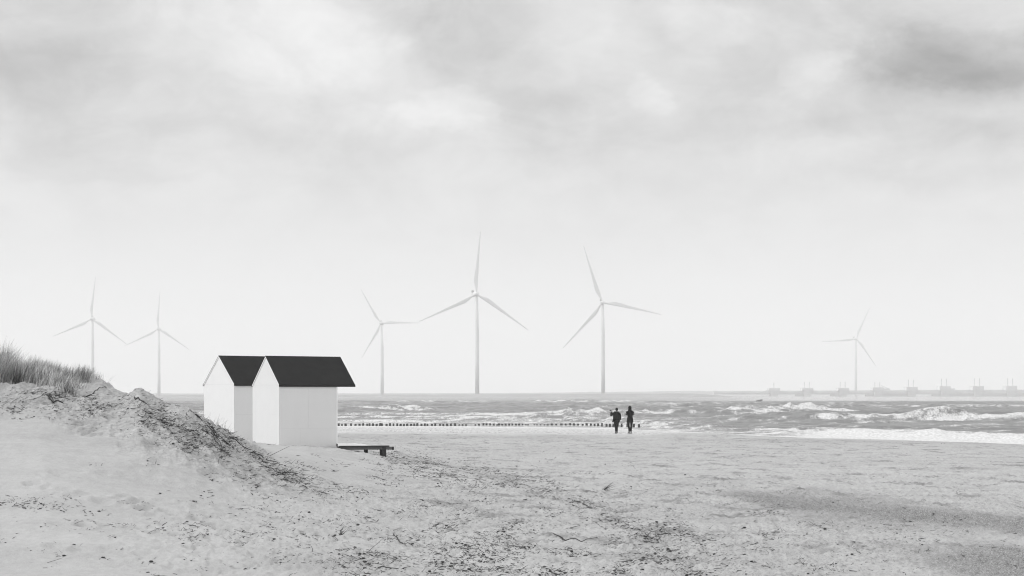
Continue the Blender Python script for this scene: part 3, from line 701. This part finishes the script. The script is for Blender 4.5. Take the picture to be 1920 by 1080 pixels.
mb = MB(); mb.box(0.0, 1.72, .0, .10, bz - .125, bz - .037); mb.build('beam', BEAMW, bench, bevel=.006)
mb = MB(); mb.box(1.66, 1.725, -.004, .104, bz - .13, bz - .036); mb.build('beam_end', OLDW, bench)
mb = MB(); mb.box(0.0, 1.62, .68, .78, bz - .125, bz - .037); mb.build('beam', OLDW, bench, bevel=.006)
for (lx, ly, w_) in ((1.34, .0, .14), (.86, .66, .12), (1.36, .68, .12), (.2, .04, .12)):
    mb = MB(); mb.hexa([(lx + .03, ly, -.5), (lx + w_ + .03, ly, -.5), (lx + w_ + .03, ly + .1, -.5), (lx + .03, ly + .1, -.5)], [(lx, ly, bz - .04), (lx + w_, ly, bz - .04), (lx + w_, ly + .1, bz - .04), (lx, ly + .1, bz - .04)])
    mb.build('leg', OLDW, bench, bevel=.006)

# ================================================================== people
CLOTH = M('black_coat', .005, 1, .3, 12, 0, 60, .0); CLOTH2 = M('dark_trousers', .006, 1, .2, 12, 0, 1, .0); SKIN = M('skin', .22, .6, .1, 8); HAIR = M('hair', .008, .9, .2, 20, 0, 1, .1)
PACK = M('backpack_cloth', .008, 1, .2, 12, 0, 60, .0); SHOE = M('shoes', .03, .7, .2, 10); CAMB = M('camera_body', .03, .5, .1, 10); HOODM = M('hood_cloth', .005, 1, .2, 12, 0, 1, 0)
def hand(mb, wr, direction, side, curl=.5, s=1.):
    """palm + five separate, unequal, bent fingers"""
    d = Vector(direction).normalized(); sd_ = Vector(side).normalized(); nrm = d.cross(sd_).normalized()
    wr = Vector(wr); pe = wr + d * .085 * s
    mb.tube([wr - d * .02, wr + d * .03 * s, pe], [.026 * s, .038 * s, .036 * s], 10, ell=.5, up=nrm)
    for i, (o_, l) in enumerate(((-.028, .062), (-.009, .072), (.010, .068), (.027, .054))):
        b = pe + sd_ * o_ * s - d * .008; q = b; dd = d.copy(); pts = [q]
        for j, f in enumerate((.45, .32, .23)):
            dd = (dd + nrm * curl * (.5 + .25 * j)).normalized(); q = q + dd * l * f * s; pts.append(q)
        mb.tube(pts, [.0095, .0088, .0078, .0062], 8)
    b = wr + d * .03 * s - sd_ * .03 * s
    mb.tube([b, b + (d * .6 - sd_ * .7 + nrm * .3) * .035, b + (d * 1.2 - sd_ * .8 + nrm * .7) * .05], [.012, .0105, .008], 8)
def head_parts(mb, c, s=1.0, fwd=1):
    """skull with brow, nose, mouth, chin and ears; face looks towards fwd*Y (the sea)"""
    x, y, z = c
    mb.ball((x, y, z + .02 * s), .095 * s, 16, (.82, 1.0, 1.12)); mb.ball((x, y + fwd * .028 * s, z - .055 * s), .062 * s, 12, (.9, .9, 1.05))
    mb.tube([(x, y + fwd * .088 * s, z + .02 * s), (x, y + fwd * .112 * s, z - .022 * s), (x, y + fwd * .09 * s, z - .03 * s)], [.010 * s, .015 * s, .010 * s], 8)
    mb.tube([(x - .022 * s, y + fwd * .083 * s, z - .058 * s), (x, y + fwd * .09 * s, z - .057 * s), (x + .022 * s, y + fwd * .083 * s, z - .058 * s)], .0075 * s, 8)
    for q in (-1, 1):
        mb.ball((x + q * .031 * s, y + fwd * .075 * s, z + .012 * s), .014 * s, 8); mb.ball((x + q * .082 * s, y, z - .002 * s), .026 * s, 8, (.35, .6, 1.0))
    mb.tube([(x, y - fwd * .01, z - .17 * s), (x, y, z - .06 * s)], [.062 * s, .055 * s], 12)
VX = .011
def person_backpack():
    base = Vector(((1155.8 - 960) / F * 103, 103, HC - (811.3 - HPY) / F * 103))
    root = empty('person', base); tag(root, 'person in black jacket and backpack seen from behind, left arm raised holding a camera', 'person')
    mb = MB()
    # legs crossing at the ankles as in a slow step
    mb.tube([(-.085, 0, .80), (-.07, .02, .62), (-.045, .02, .45), (-.03, -.03, .25), (-.045, -.06, .08)], [.098, .088, .066, .058, .04], 12)
    mb.tube([(.085, 0, .80), (.06, .05, .62), (.03, .10, .45), (.035, .13, .25), (.05, .14, .08)], [.098, .088, .066, .058, .04], 12)
    mb.rings([(0, 0, .76, .15, .11), (0, 0, .88, .17, .12), (0, 0, 1.02, .15, .105), (0, .01, 1.18, .18, .12), (0, .01, 1.29, .17, .10), (0, .01, 1.34, .07, .06)], 18)
    head_parts(mb, (.02, .015, 1.475), .95)
    # left arm raised, elbow out; right arm hanging slightly bent
    mb.tube([(-.15, .0, 1.28), (-.26, .02, 1.18), (-.325, .06, 1.12)], [.062, .055, .047], 10)
    mb.tube([(-.325, .06, 1.12), (-.32, .14, 1.24), (-.30, .20, 1.34)], [.047, .040, .03], 10)
    hand(mb, (-.30, .20, 1.34), (.05, .1, 1), (1, -.1, 0), .35)
    mb.tube([(.15, 0, 1.28), (.215, .0, 1.13), (.24, .02, 1.0)], [.062, .055, .048], 10)
    mb.tube([(.24, .02, 1.0), (.23, .07, .88), (.19, .12, .78)], [.048, .042, .03], 10)
    hand(mb, (.19, .12, .78), (-.25, .2, -1), (-.2, -1, 0), .4)
    body = mb.build('body', SKIN, root, remesh=VX)
    mb = MB(); mb.rings([(-.005, .01, .70, .245, .155), (-.02, .01, .78, .235, .15), (0, .01, .95, .215, .145), (0, .01, 1.1, .225, .15), (0, .01, 1.24, .225, .14), (0, .01, 1.32, .17, .11), (0, .01, 1.37, .085, .08)], 20)
    mb.tube([(-.16, .0, 1.28), (-.265, .02, 1.17), (-.335, .055, 1.115), (-.33, .13, 1.23), (-.31, .185, 1.32)], [.085, .078, .072, .062, .052], 12)
    mb.tube([(.16, 0, 1.28), (.225, .0, 1.13), (.25, .02, 1.0), (.24, .07, .88), (.20, .115, .79)], [.085, .078, .072, .062, .052], 12)
    mb.tube([(-.23, .02, .72), (-.27, .03, .66)], [.05, .02], 8)
    mb.build('jacket', CLOTH, root, remesh=.014)
    mb = MB(); mb.tube([(-.085, 0, .84), (-.075, .02, .62), (-.048, .02, .45), (-.03, -.03, .25), (-.043, -.058, .11)], [.118, .10, .08, .07, .06], 12)
    mb.tube([(.085, 0, .84), (.065, .05, .62), (.032, .10, .45), (.035, .13, .25), (.05, .14, .11)], [.118, .10, .08, .07, .06], 12)
    mb.build('trousers', CLOTH2, root, remesh=.014)
    for (x_, y_) in ((-.045, -.05), (.052, .15)):
        mb = MB(); mb.tube([(x_, y_ - .06, .045), (x_, y_ + .02, .05), (x_, y_ + .12, .035), (x_, y_ + .19, .03)], [.042, .05, .042, .028], 12, up=(0, 0, 1)); mb.build('shoe', SHOE, root, True)
    mb = MB(); mb.ball((.02, .0, 1.505), .108, 16, (.86, 1, 1.02)); mb.build('hair', HAIR, root, True)
    mb = MB(); mb.rings([(0.02, -.20, .84, .12, .07), (0.02, -.22, .88, .16, .10), (0.02, -.23, 1.05, .17, .12), (0.02, -.21, 1.22, .16, .11), (0.02, -.19, 1.30, .12, .08)], 18)
    bp = mb.build('backpack', PACK, root, remesh=.014)
    for q in (-1, 1):
        mb = MB(); mb.tube([(q * .10, -.13, 1.3), (q * .12, -.02, 1.37), (q * .11, .15, 1.25), (q * .13, .16, 1.05), (q * .13, -.10, .92)], .02, 8); mb.build('strap', PACK, bp, True)
    # held camera: a thing of its own
    cr = empty('camera', base + Vector((-.32, .27, 1.42))); tag(cr, 'small camera held up in the raised hand of the person with backpack', 'camera')
    mb = MB(); mb.box(-.10, .04, -.03, .03, -.04, .045); mb.build('body', CAMB, cr, bevel=.008)
    mb = MB(); mb.tube([(-.03, .02, 0), (-.03, .10, 0)], [.032, .028], 14, up=(0, 0, 1)); mb.build('lens', CAMB, cr, True)
def person_hood():
    base = Vector(((1181.3 - 960) / F * 103, 103, HC - (811.3 - HPY) / F * 103))
    root = empty('person', base); tag(root, 'person in hooded black coat seen from behind, both hands up to the face', 'person')
    mb = MB()
    mb.tube([(-.085, 0, .84), (-.10, .0, .66), (-.085, .0, .47), (-.06, .0, .26), (-.05, .0, .08)], [.09, .078, .056, .05, .036], 12)
    mb.tube([(.085, 0, .84), (.095, .03, .66), (.08, .03, .47), (.07, .03, .26), (.065, .03, .08)], [.09, .078, .056, .05, .036], 12)
    mb.rings([(0, 0, .80, .15, .11), (0, 0, .92, .165, .12), (0, 0, 1.08, .125, .095), (0, .01, 1.24, .155, .11), (0, .01, 1.37, .16, .09), (0, .01, 1.43, .06, .055)], 18)
    head_parts(mb, (-.01, .015, 1.575), .95)
    for q in (-1, 1):
        mb.tube([(q * .14, .0, 1.37), (q * .19, .03, 1.27), (q * .21, .08, 1.19)], [.055, .05, .043], 10)
        mb.tube([(q * .21, .08, 1.19), (q * .15, .16, 1.32), (q * .08, .19, 1.43)], [.043, .037, .028], 10)
        hand(mb, (q * .08, .19, 1.43), (-q * .45, .05, 1), (q, 0, .4), .5)
    mb.build('body', SKIN, root, remesh=VX)
    mb = MB(); mb.rings([(-.005, .01, .66, .225, .16), (-.005, .01, .72, .22, .155), (0, .01, .88, .195, .155), (0, .01, 1.05, .165, .14), (0, .01, 1.2, .185, .145), (0, .01, 1.33, .19, .12), (0, .01, 1.42, .15, .10), (0, .01, 1.46, .08, .075)], 20)
    for q in (-1, 1):
        mb.tube([(q * .145, .0, 1.37), (q * .205, .025, 1.27), (q * .23, .075, 1.18), (q * .165, .16, 1.315), (q * .095, .185, 1.41)], [.075, .072, .068, .056, .045], 12)
    mb.build('coat', CLOTH, root, remesh=.014)
    mb = MB()
    mb.tube([(-.085, 0, .84), (-.102, .0, .66), (-.087, .0, .47), (-.062, .0, .26), (-.052, .0, .10)], [.105, .088, .066, .060, .052], 12)
    mb.tube([(.085, 0, .84), (.097, .03, .66), (.082, .03, .47), (.072, .03, .26), (.067, .03, .10)], [.105, .088, .066, .060, .052], 12)
    mb.build('trousers', CLOTH2, root, remesh=.014)
    for (x_, y_, a_) in ((-.052, .0, -.25), (.068, .03, .1)):
        mb = MB(); mb.tube([(x_ - a_ * -.05, y_ - .06, .045), (x_, y_ + .02, .055), (x_ + a_ * .1, y_ + .12, .035), (x_ + a_ * .18, y_ + .18, .028)], [.04, .048, .038, .024], 12, up=(0, 0, 1)); mb.build('shoe', SHOE, root, True)
    mb = MB(); mb.ball((-.01, -.01, 1.60), .125, 18, (.92, 1.05, 1.12)); mb.ball((-.015, -.04, 1.47), .12, 16, (1.0, .8, .8)); mb.build('hood', HOODM, root, remesh=.014)
person_backpack(); person_hood()

# small dark float far out
mb = MB(); mb.tube([(-1.6, 0, .15), (-.9, 0, .35), (.6, 0, .5), (1.4, 0, .8), (1.7, 0, .7)], [.15, .4, .5, .35, .1], 10, ell=.8)
o = mb.build('floating_log', M('wet_log', .2, .5, .3, 3), None, True, loc=tuple(at(1423.5, 752.6, 560))); o.rotation_euler.z = .1; o.scale = (.75, .75, .7)
tag(o, 'small dark log floating on the water in front of the barrier end', 'log')

rs = np.random.RandomState(11)
def dist_path(px, py, pts):
    d = np.full(px.shape, 1e9)
    for (a, b) in zip(pts[:-1], pts[1:]):
        a = np.array(a, float); b = np.array(b, float); ab = b - a
        t = np.clip(((px - a[0]) * ab[0] + (py - a[1]) * ab[1]) / (ab @ ab), 0, 1)
        d = np.minimum(d, np.hypot((px - a[0] - t * ab[0]) * .8, (py - a[1] - t * ab[1]) * 1.3))
    return d
def density(px, py):
    n = fbm(px / 60, py / 22, 3, 201); n2 = fbm(px / 18, py / 8, 2, 202)
    g = ss(-.15, .35, n + .5 * n2)
    A = dist_path(px, py, STRAND)
    d = .85 * np.exp(-(A / 20) ** 2) * (.2 + g) + .30 * np.exp(-(A / 55) ** 2) * g
    d += .65 * np.exp(-((px - 880) / 330) ** 2 - ((py - 1050) / 95) ** 2) * (g + .08) * 1.0
    d += .16 * np.exp(-((px - 1400) / 330) ** 2 - ((py - 1000) / 90) ** 2) * g
    B = dist_path(px, py, [(340, 752), (390, 800), (430, 842), (480, 872), (540, 900), (610, 932)])
    d += .46 * np.exp(-(B / 20) ** 2) * (.3 + g)
    C = dist_path(px, py, [(230, 760), (330, 800), (420, 870), (520, 910)])
    d += .42 * np.exp(-(C / 48) ** 2) * (g + .15)
    d += .45 * np.exp(-((px - 80) / 130) ** 2 - ((py - 760) / 30) ** 2) * (g + .1)
    d += .18 * np.exp(-((px - 60) / 90) ** 2 - ((py - 945) / 14) ** 2) + .16 * np.exp(-((px - 250) / 60) ** 2 - ((py - 985) / 8) ** 2) * g + .3 * np.exp(-((px - 350) / 90) ** 2 - ((py - 1005) / 7) ** 2) * g
    clean = ss(560, 400, px) * ss(780, 800, py) * ss(945, 925, py) * (1 - np.exp(-(B / 40) ** 2)) * (1 - np.exp(-(C / 45) ** 2))
    d = (d + .010) * (1 - .93 * clean)
    return d
def twigs(x, y, dirx, length, rad, lift, tilt):
    """vectorised bent three-sided twigs -> verts, faces"""
    n = len(x); z = ground_z(x, y)
    d = np.stack([np.cos(dirx), np.sin(dirx), tilt], 1); sd_ = np.stack([-np.sin(dirx), np.cos(dirx), 0 * dirx], 1)
    bend = rs.uniform(-.35, .35, n)[:, None]
    up = np.array([0, 0, 1.])[None]
    P0 = np.stack([x, y, z + lift], 1); L = length[:, None]
    P1 = P0 + d * L * .5 + sd_ * L * bend * .3; P2 = P0 + d * L + sd_ * L * bend * -.1
    P1[:, 2] = np.maximum(P1[:, 2], ground_z(P1[:, 0], P1[:, 1]) + .3 * rad); P2[:, 2] = np.maximum(P2[:, 2], ground_z(P2[:, 0], P2[:, 1]) + .2 * rad)
    V = []
    for P, k in ((P0, 1.), (P1, .85), (P2, .4)):
        for a in (0, 2.094, 4.189):
            V.append(P + (sd_ * math.cos(a) + up * math.sin(a)) * (rad * k)[:, None])
    V = np.stack(V, 1).reshape(-1, 3)
    o_ = (np.arange(n) * 9)[:, None, None]
    f = np.array([[0, 1, 4, 3], [1, 2, 5, 4], [2, 0, 3, 5], [3, 4, 7, 6], [4, 5, 8, 7], [5, 3, 6, 8]])[None]
    return V, (f + o_).reshape(-1, 4)
def lumps(x, y, r):
    n = len(x); z = ground_z(x, y); ph = rs.uniform(0, 6.28, n)
    ring = np.arange(6) * np.pi / 3; V = []
    for (h, k) in ((-.3, .8), (.15, 1.0), (.55, .6)):
        for a in ring:
            j = rs.uniform(.65, 1.3, n); V.append(np.stack([x + r * k * j * np.cos(a + ph), y + r * k * j * np.sin(a + ph), z + r * h * rs.uniform(.7, 1.2, n)], 1))
    V = np.stack(V, 1).reshape(-1, 3); f = []
    for q in (0, 6):
        for i in range(6): f.append((q + i, q + (i + 1) % 6, q + 6 + (i + 1) % 6, q + 6 + i))
    f += [(12, 13, 14, 15), (12, 15, 16, 17)]
    return V, (np.array(f)[None] + (np.arange(n) * 18)[:, None, None]).reshape(-1, 4)
def rnd_mat(name, lo, hi, rough=.9):
    m = bpy.data.materials.new(name); m.use_nodes = True; T = NT(m.node_tree); T.n.clear()
    out = T.node('ShaderNodeOutputMaterial'); p = T.node('ShaderNodeBsdfPrincipled'); T.l.new(p.outputs[0], out.inputs[0])
    P = T.node('ShaderNodeTexCoord').outputs['Object']
    T.l.new(T.grey(T.m('ADD', lo, T.m('MULTIPLY', T.m('MULTIPLY', T.attr('tone'), T.m('ADD', .6, T.m('MULTIPLY', T.noise(P, 9, 3, .6), .8))), hi - lo))), p.inputs['Base Color'])
    p.inputs['Roughness'].default_value = rough; p.inputs['Specular IOR Level'].default_value = .15
    return m
def scatter():
    N = 150000
    px = rs.uniform(0, 1920, N); py = rs.uniform(735, 1084, N)
    # candidates spread evenly over the picture's sand, thinned by the debris pattern
    keep = rs.uniform(0, 1, N) < density(px, py) * .30 * np.interp(py, [735, 860, 1080], [1.5, 1.25, .62]); px, py = px[keep], py[keep]
    x, y, ok = cast(px, py)
    rr = rs.randint(2, 9, len(x)); idx = np.repeat(np.arange(len(x)), rr)
    spread = rs.uniform(.02, .13, len(x))[idx]
    tx = x[idx] + rs.normal(0, 1, len(idx)) * spread * 1.6; ty = y[idx] + rs.normal(0, 1, len(idx)) * spread * 2
    ln = np.exp(rs.normal(-3.0, .5, len(idx))); ra = np.exp(rs.normal(-5.65, .35, len(idx))) * np.interp(y[idx], [20, 50], [.9, 1.2])
    on = ((px[ok] < 640) & (py[ok] < 930))[idx]; ln = np.where(on, ln * 1.5, ln); dr_ = np.where(on & (rs.uniform(0, 1, len(idx)) < .7), rs.normal(-.5, .45, len(idx)), rs.uniform(0, 6.28, len(idx)))
    V, Fc = twigs(tx, ty, dr_, ln, ra, rs.uniform(0, .012, len(idx)), np.clip(rs.normal(.10, .28, len(idx)), -.05, 1.2))
    tone = np.repeat(np.repeat(rs.uniform(0, 1, len(x)) ** 2, rr), 9)
    o = mesh_obj('twig_litter', V, Fc, rnd_mat('twig_litter', .012, .16), attrs={'tone': tone})
    tag(o, 'dark twigs and dry stalks littering the sand', 'twig litter', kind='stuff')
    k = rs.uniform(0, 1, len(x)) < .42
    V, Fc = lumps(x[k] + rs.normal(0, .05, k.sum()), y[k] + rs.normal(0, .1, k.sum()), np.minimum(np.exp(rs.normal(-4.1, .5, k.sum())), .032))
    o = mesh_obj('seaweed_scraps', V, Fc, rnd_mat('seaweed_scraps', .02, .08, .6), attrs={'tone': np.repeat(rs.uniform(0, 1, k.sum()), 18)})
    tag(o, 'small black scraps of weed and pebbles strewn on the sand', 'seaweed', kind='stuff')
scatter()

# individual branches and roots that the photo shows clearly
BR = M('dead_branch', .03, .85, .4, 10, .5, 40)
def branch(name, pts, r, label, cat, subs=()):
    """pts are photo columns/rows of the wood where it lies; placed on the terrain, twigs as one mesh"""
    def line(pp, r0):
        px = np.interp(np.linspace(0, len(pp) - 1, len(pp) * 4 - 3), range(len(pp)), [p[0] for p in pp]); py = np.interp(np.linspace(0, len(pp) - 1, len(pp) * 4 - 3), range(len(pp)), [p[1] for p in pp])
        x, y, ok = cast(px, py); z = ground_z(x, y)
        j = np.linspace(0, 1, len(x)); return [(a, b, c + r0 * .6 + .012) for a, b, c in zip(x, y, z)], [r0 * (1 - .55 * t) * random.uniform(.8, 1.2) for t in j]
    mb = MB(); P0, R0 = line(pts, r); o0 = Vector(P0[0])
    mb.tube([tuple(Vector(p) - o0) for p in P0], R0, 7)
    for s_ in subs:
        P, R = line(s_, r * .6); mb.tube([tuple(Vector(p) - o0) for p in P], R, 6)
    o = mb.build(name, BR, None, True, loc=tuple(o0)); tag(o, label, cat); return o
branch('dead_branch', [(88, 751), (100, 759), (118, 755), (118, 755)], .022, 'curved black dead branch lying on the pale dune slope at far left', 'branch', [[(88, 751), (95, 753), (103, 758)]])
branch('dead_root', [(340, 750), (352, 762), (368, 786), (384, 796), (400, 808), (428, 838)], .026, 'long dark root running down the right flank of the dune', 'root', [[(352, 762), (372, 772), (392, 790)], [(384, 796), (404, 822), (412, 830)], [(396, 812), (418, 806), (432, 820)]])
branch('dead_root', [(252, 752), (262, 754), (275, 757)], .016, 'short dark root poking out of the top of the dune mound', 'root', [[(262, 754), (270, 760)]])
branch('dead_root', [(160, 742), (172, 736), (186, 727), (200, 728)], .016, 'thin dark root along the ledge below the dune grass', 'root')
branch('dead_root', [(398, 812), (396, 825), (412, 838)], .012, 'thin looping root on the lower right dune flank', 'root', [[(404, 829), (420, 842), (440, 850)]])
branch('dead_root', [(430, 822), (455, 842), (490, 856), (520, 870)], .014, 'straight dark root at the foot of the dune before the front hut', 'root')
branch('dead_branch', [(100, 0 + 1066 - 0 * 1), (140, 1062)], .006, 'thin pale-dark stalk lying near the lower left edge of the beach', 'branch') if False else None
branch('driftwood_stick', [(738, 1007), (748, 1017), (762, 1027)], .010, 'slim dark stick lying slanted in the foreground sand below the bench', 'stick')
branch('driftwood_stick', [(708, 1064), (745, 1070), (770, 1069)], .009, 'long thin stick lying nearly level at the bottom foreground', 'stick')
branch('driftwood_stick', [(1040, 1010), (1080, 1016), (1120, 1012)], .010, 'thin stick lying level in foreground sand just left of the strandline', 'stick')
# fanned twig tuft standing in the sand
def tuft(px, py, name, n, h, label, cat, lean=(.8, 0, .5), r=.006):
    x, y, ok = cast([px], [py]); z = float(ground_z(x, y)[0]); mb = MB(); rr = random.Random(int(px))
    for i in range(n):
        a = rr.uniform(-.5, .5); l = h * rr.uniform(.5, 1); d = Vector((lean[0] + rr.uniform(-.35, .35), lean[1] + rr.uniform(-.6, .6), lean[2] + rr.uniform(-.25, .35))).normalized()
        p0 = Vector((rr.uniform(-.03, .03), rr.uniform(-.03, .03), -.02)); mb.tube([p0, p0 + d * l * .5, p0 + d * l + Vector((.05, 0, -.04 * rr.random()))], [r, r * .8, r * .3], 5)
    o = mb.build(name, BR, None, loc=(float(x[0]), float(y[0]), z)); tag(o, label, cat)
tuft(1127, 919, 'twig_tuft', 16, .42, 'fan of dark twigs sticking out of open sand right of the strandline', 'twigs')
tuft(640, 1003 + 5, 'twig_tuft', 7, .25, 'small sprig of dry twigs in the sand at lower left of centre', 'twigs', (.3, 0, .8), .004)
tuft(812, 992, 'twig_tuft', 6, .22, 'forked dry twig standing in the foreground sand right below the bench', 'twigs', (.6, 0, .6), .005)
tuft(820, 873, 'twig_tuft', 5, .3, 'pale slanted stalk on the sand just right of the bench', 'twigs', (.8, 0, .4), .004)

# ================================================================== marram grass
GM = rnd_mat('marram_grass', .04, .85, .8)
def blades(bx, by, bz_, h, lean, w_, tone, name, label, cat='grass'):
    n = len(bx); S = 5
    dirr = rs.normal(0, .9, n); dx_ = np.cos(dirr); dy_ = np.sin(dirr)      # wind pushes to the right
    wx = rs.uniform(0, np.pi, n); sx, sy = np.cos(wx), np.sin(wx)
    V = []
    for i in range(S):
        t = i / (S - 1)
        cx_ = bx + dx_ * lean * h * t ** 1.8; cy_ = by + dy_ * lean * h * t ** 1.8; cz = bz_ - .03 + h * (t - .28 * lean * t ** 2.2)
        ww = w_ * (1 - t) ** .7 * .5 + .0006
        V.append(np.stack([cx_ - sx * ww, cy_ - sy * ww, cz], 1)); V.append(np.stack([cx_ + sx * ww, cy_ + sy * ww, cz + ww * .3], 1))
    V = np.stack(V, 1).reshape(-1, 3)
    f = np.array([[2 * i, 2 * i + 1, 2 * i + 3, 2 * i + 2] for i in range(S - 1)])[None]
    o = mesh_obj(name, V, (f + (np.arange(n) * 2 * S)[:, None, None]).reshape(-1, 4), GM, attrs={'tone': np.repeat(tone, 2 * S)})
    tag(o, label, cat, kind='stuff'); return o
def grass():
    T_ = 520
    u = rs.uniform(-420, 178, T_) ; Yt = rs.uniform(36.6, 44, T_)
    # front rim of the grass
    front = np.interp(u, [-420, 0, 60, 100, 130, 150, 178], [34.5, 37.8, 38.0, 36.9, 36.8, 38.0, 38.8])
    Yt = front + rs.uniform(0, 1, T_) ** 1.3 * np.interp(u, [-420, 0, 180], [11, 6, 1.8])
    x0 = (u - 960) / F * Yt
    hh = np.interp(u, [-420, 0, 15, 35, 60, 110, 150, 178], [.95, .86, .76, .56, .54, .45, .40, .33]) * rs.uniform(.6, 1.2, T_)
    nb = rs.randint(45, 95, T_); idx = np.repeat(np.arange(T_), nb); n = len(idx)
    bx = x0[idx] + rs.normal(0, .07, n); by = Yt[idx] + rs.normal(0, .07, n); bz_ = ground_z(bx, by)
    h = hh[idx] * rs.uniform(.45, 1.08, n); lean = np.clip(rs.normal(.32, .2, n), .02, .95)
    tone = np.clip((rs.uniform(.0, 1, T_) ** 1.1)[idx] * rs.uniform(.35, 1.5, n), 0, 1)
    blades(bx, by, bz_, h, lean, rs.uniform(.006, .011, n), tone, 'marram_grass', 'wind-bent marram grass growing on top of the dune')
    # sparse stalks on the dune edge
    e = [(195, 716), (215, 722), (232, 726), (250, 728), (272, 727), (300, 745), (318, 752), (340, 752), (352, 756), (362, 765), (375, 772), (384, 780), (395, 790), (404, 798), (415, 803), (425, 808), (470, 834), (476, 862), (300, 760), (330, 790), (275, 800), (350, 830), (420, 870)]
    ex, ey, ok = cast([p[0] for p in e], [p[1] + 4 for p in e]); m_ = len(ex); idx = np.repeat(np.arange(m_), 9); n = len(idx)
    bx = ex[idx] + rs.normal(0, .1, n); by = ey[idx] + rs.normal(0, .12, n)
    blades(bx, by, ground_z(bx, by), rs.uniform(.08, .34, n), np.clip(rs.normal(.6, .3, n), .05, 1.3), rs.uniform(.004, .007, n), rs.uniform(0, .35, n), 'dune_stalks', 'sparse dry stalks along the bare dune edge')
grass()

# ================================================================== haze
hb = MB(); hb.box(-1650, 1650, -250, 3260, -2.6, 162)
hm = bpy.data.materials.new('haze'); hm.use_nodes = True; H = NT(hm.node_tree); H.n.clear()
ho = H.node('ShaderNodeOutputMaterial'); pv = H.node('ShaderNodeVolumePrincipled'); H.l.new(pv.outputs[0], ho.inputs['Volume'])
pv.inputs['Color'].default_value = (1, 1, 1, 1); pv.inputs['Density'].default_value = .00040; pv.inputs['Anisotropy'].default_value = .0
hz = hb.build('haze', hm); tag(hz, kind='stuff')
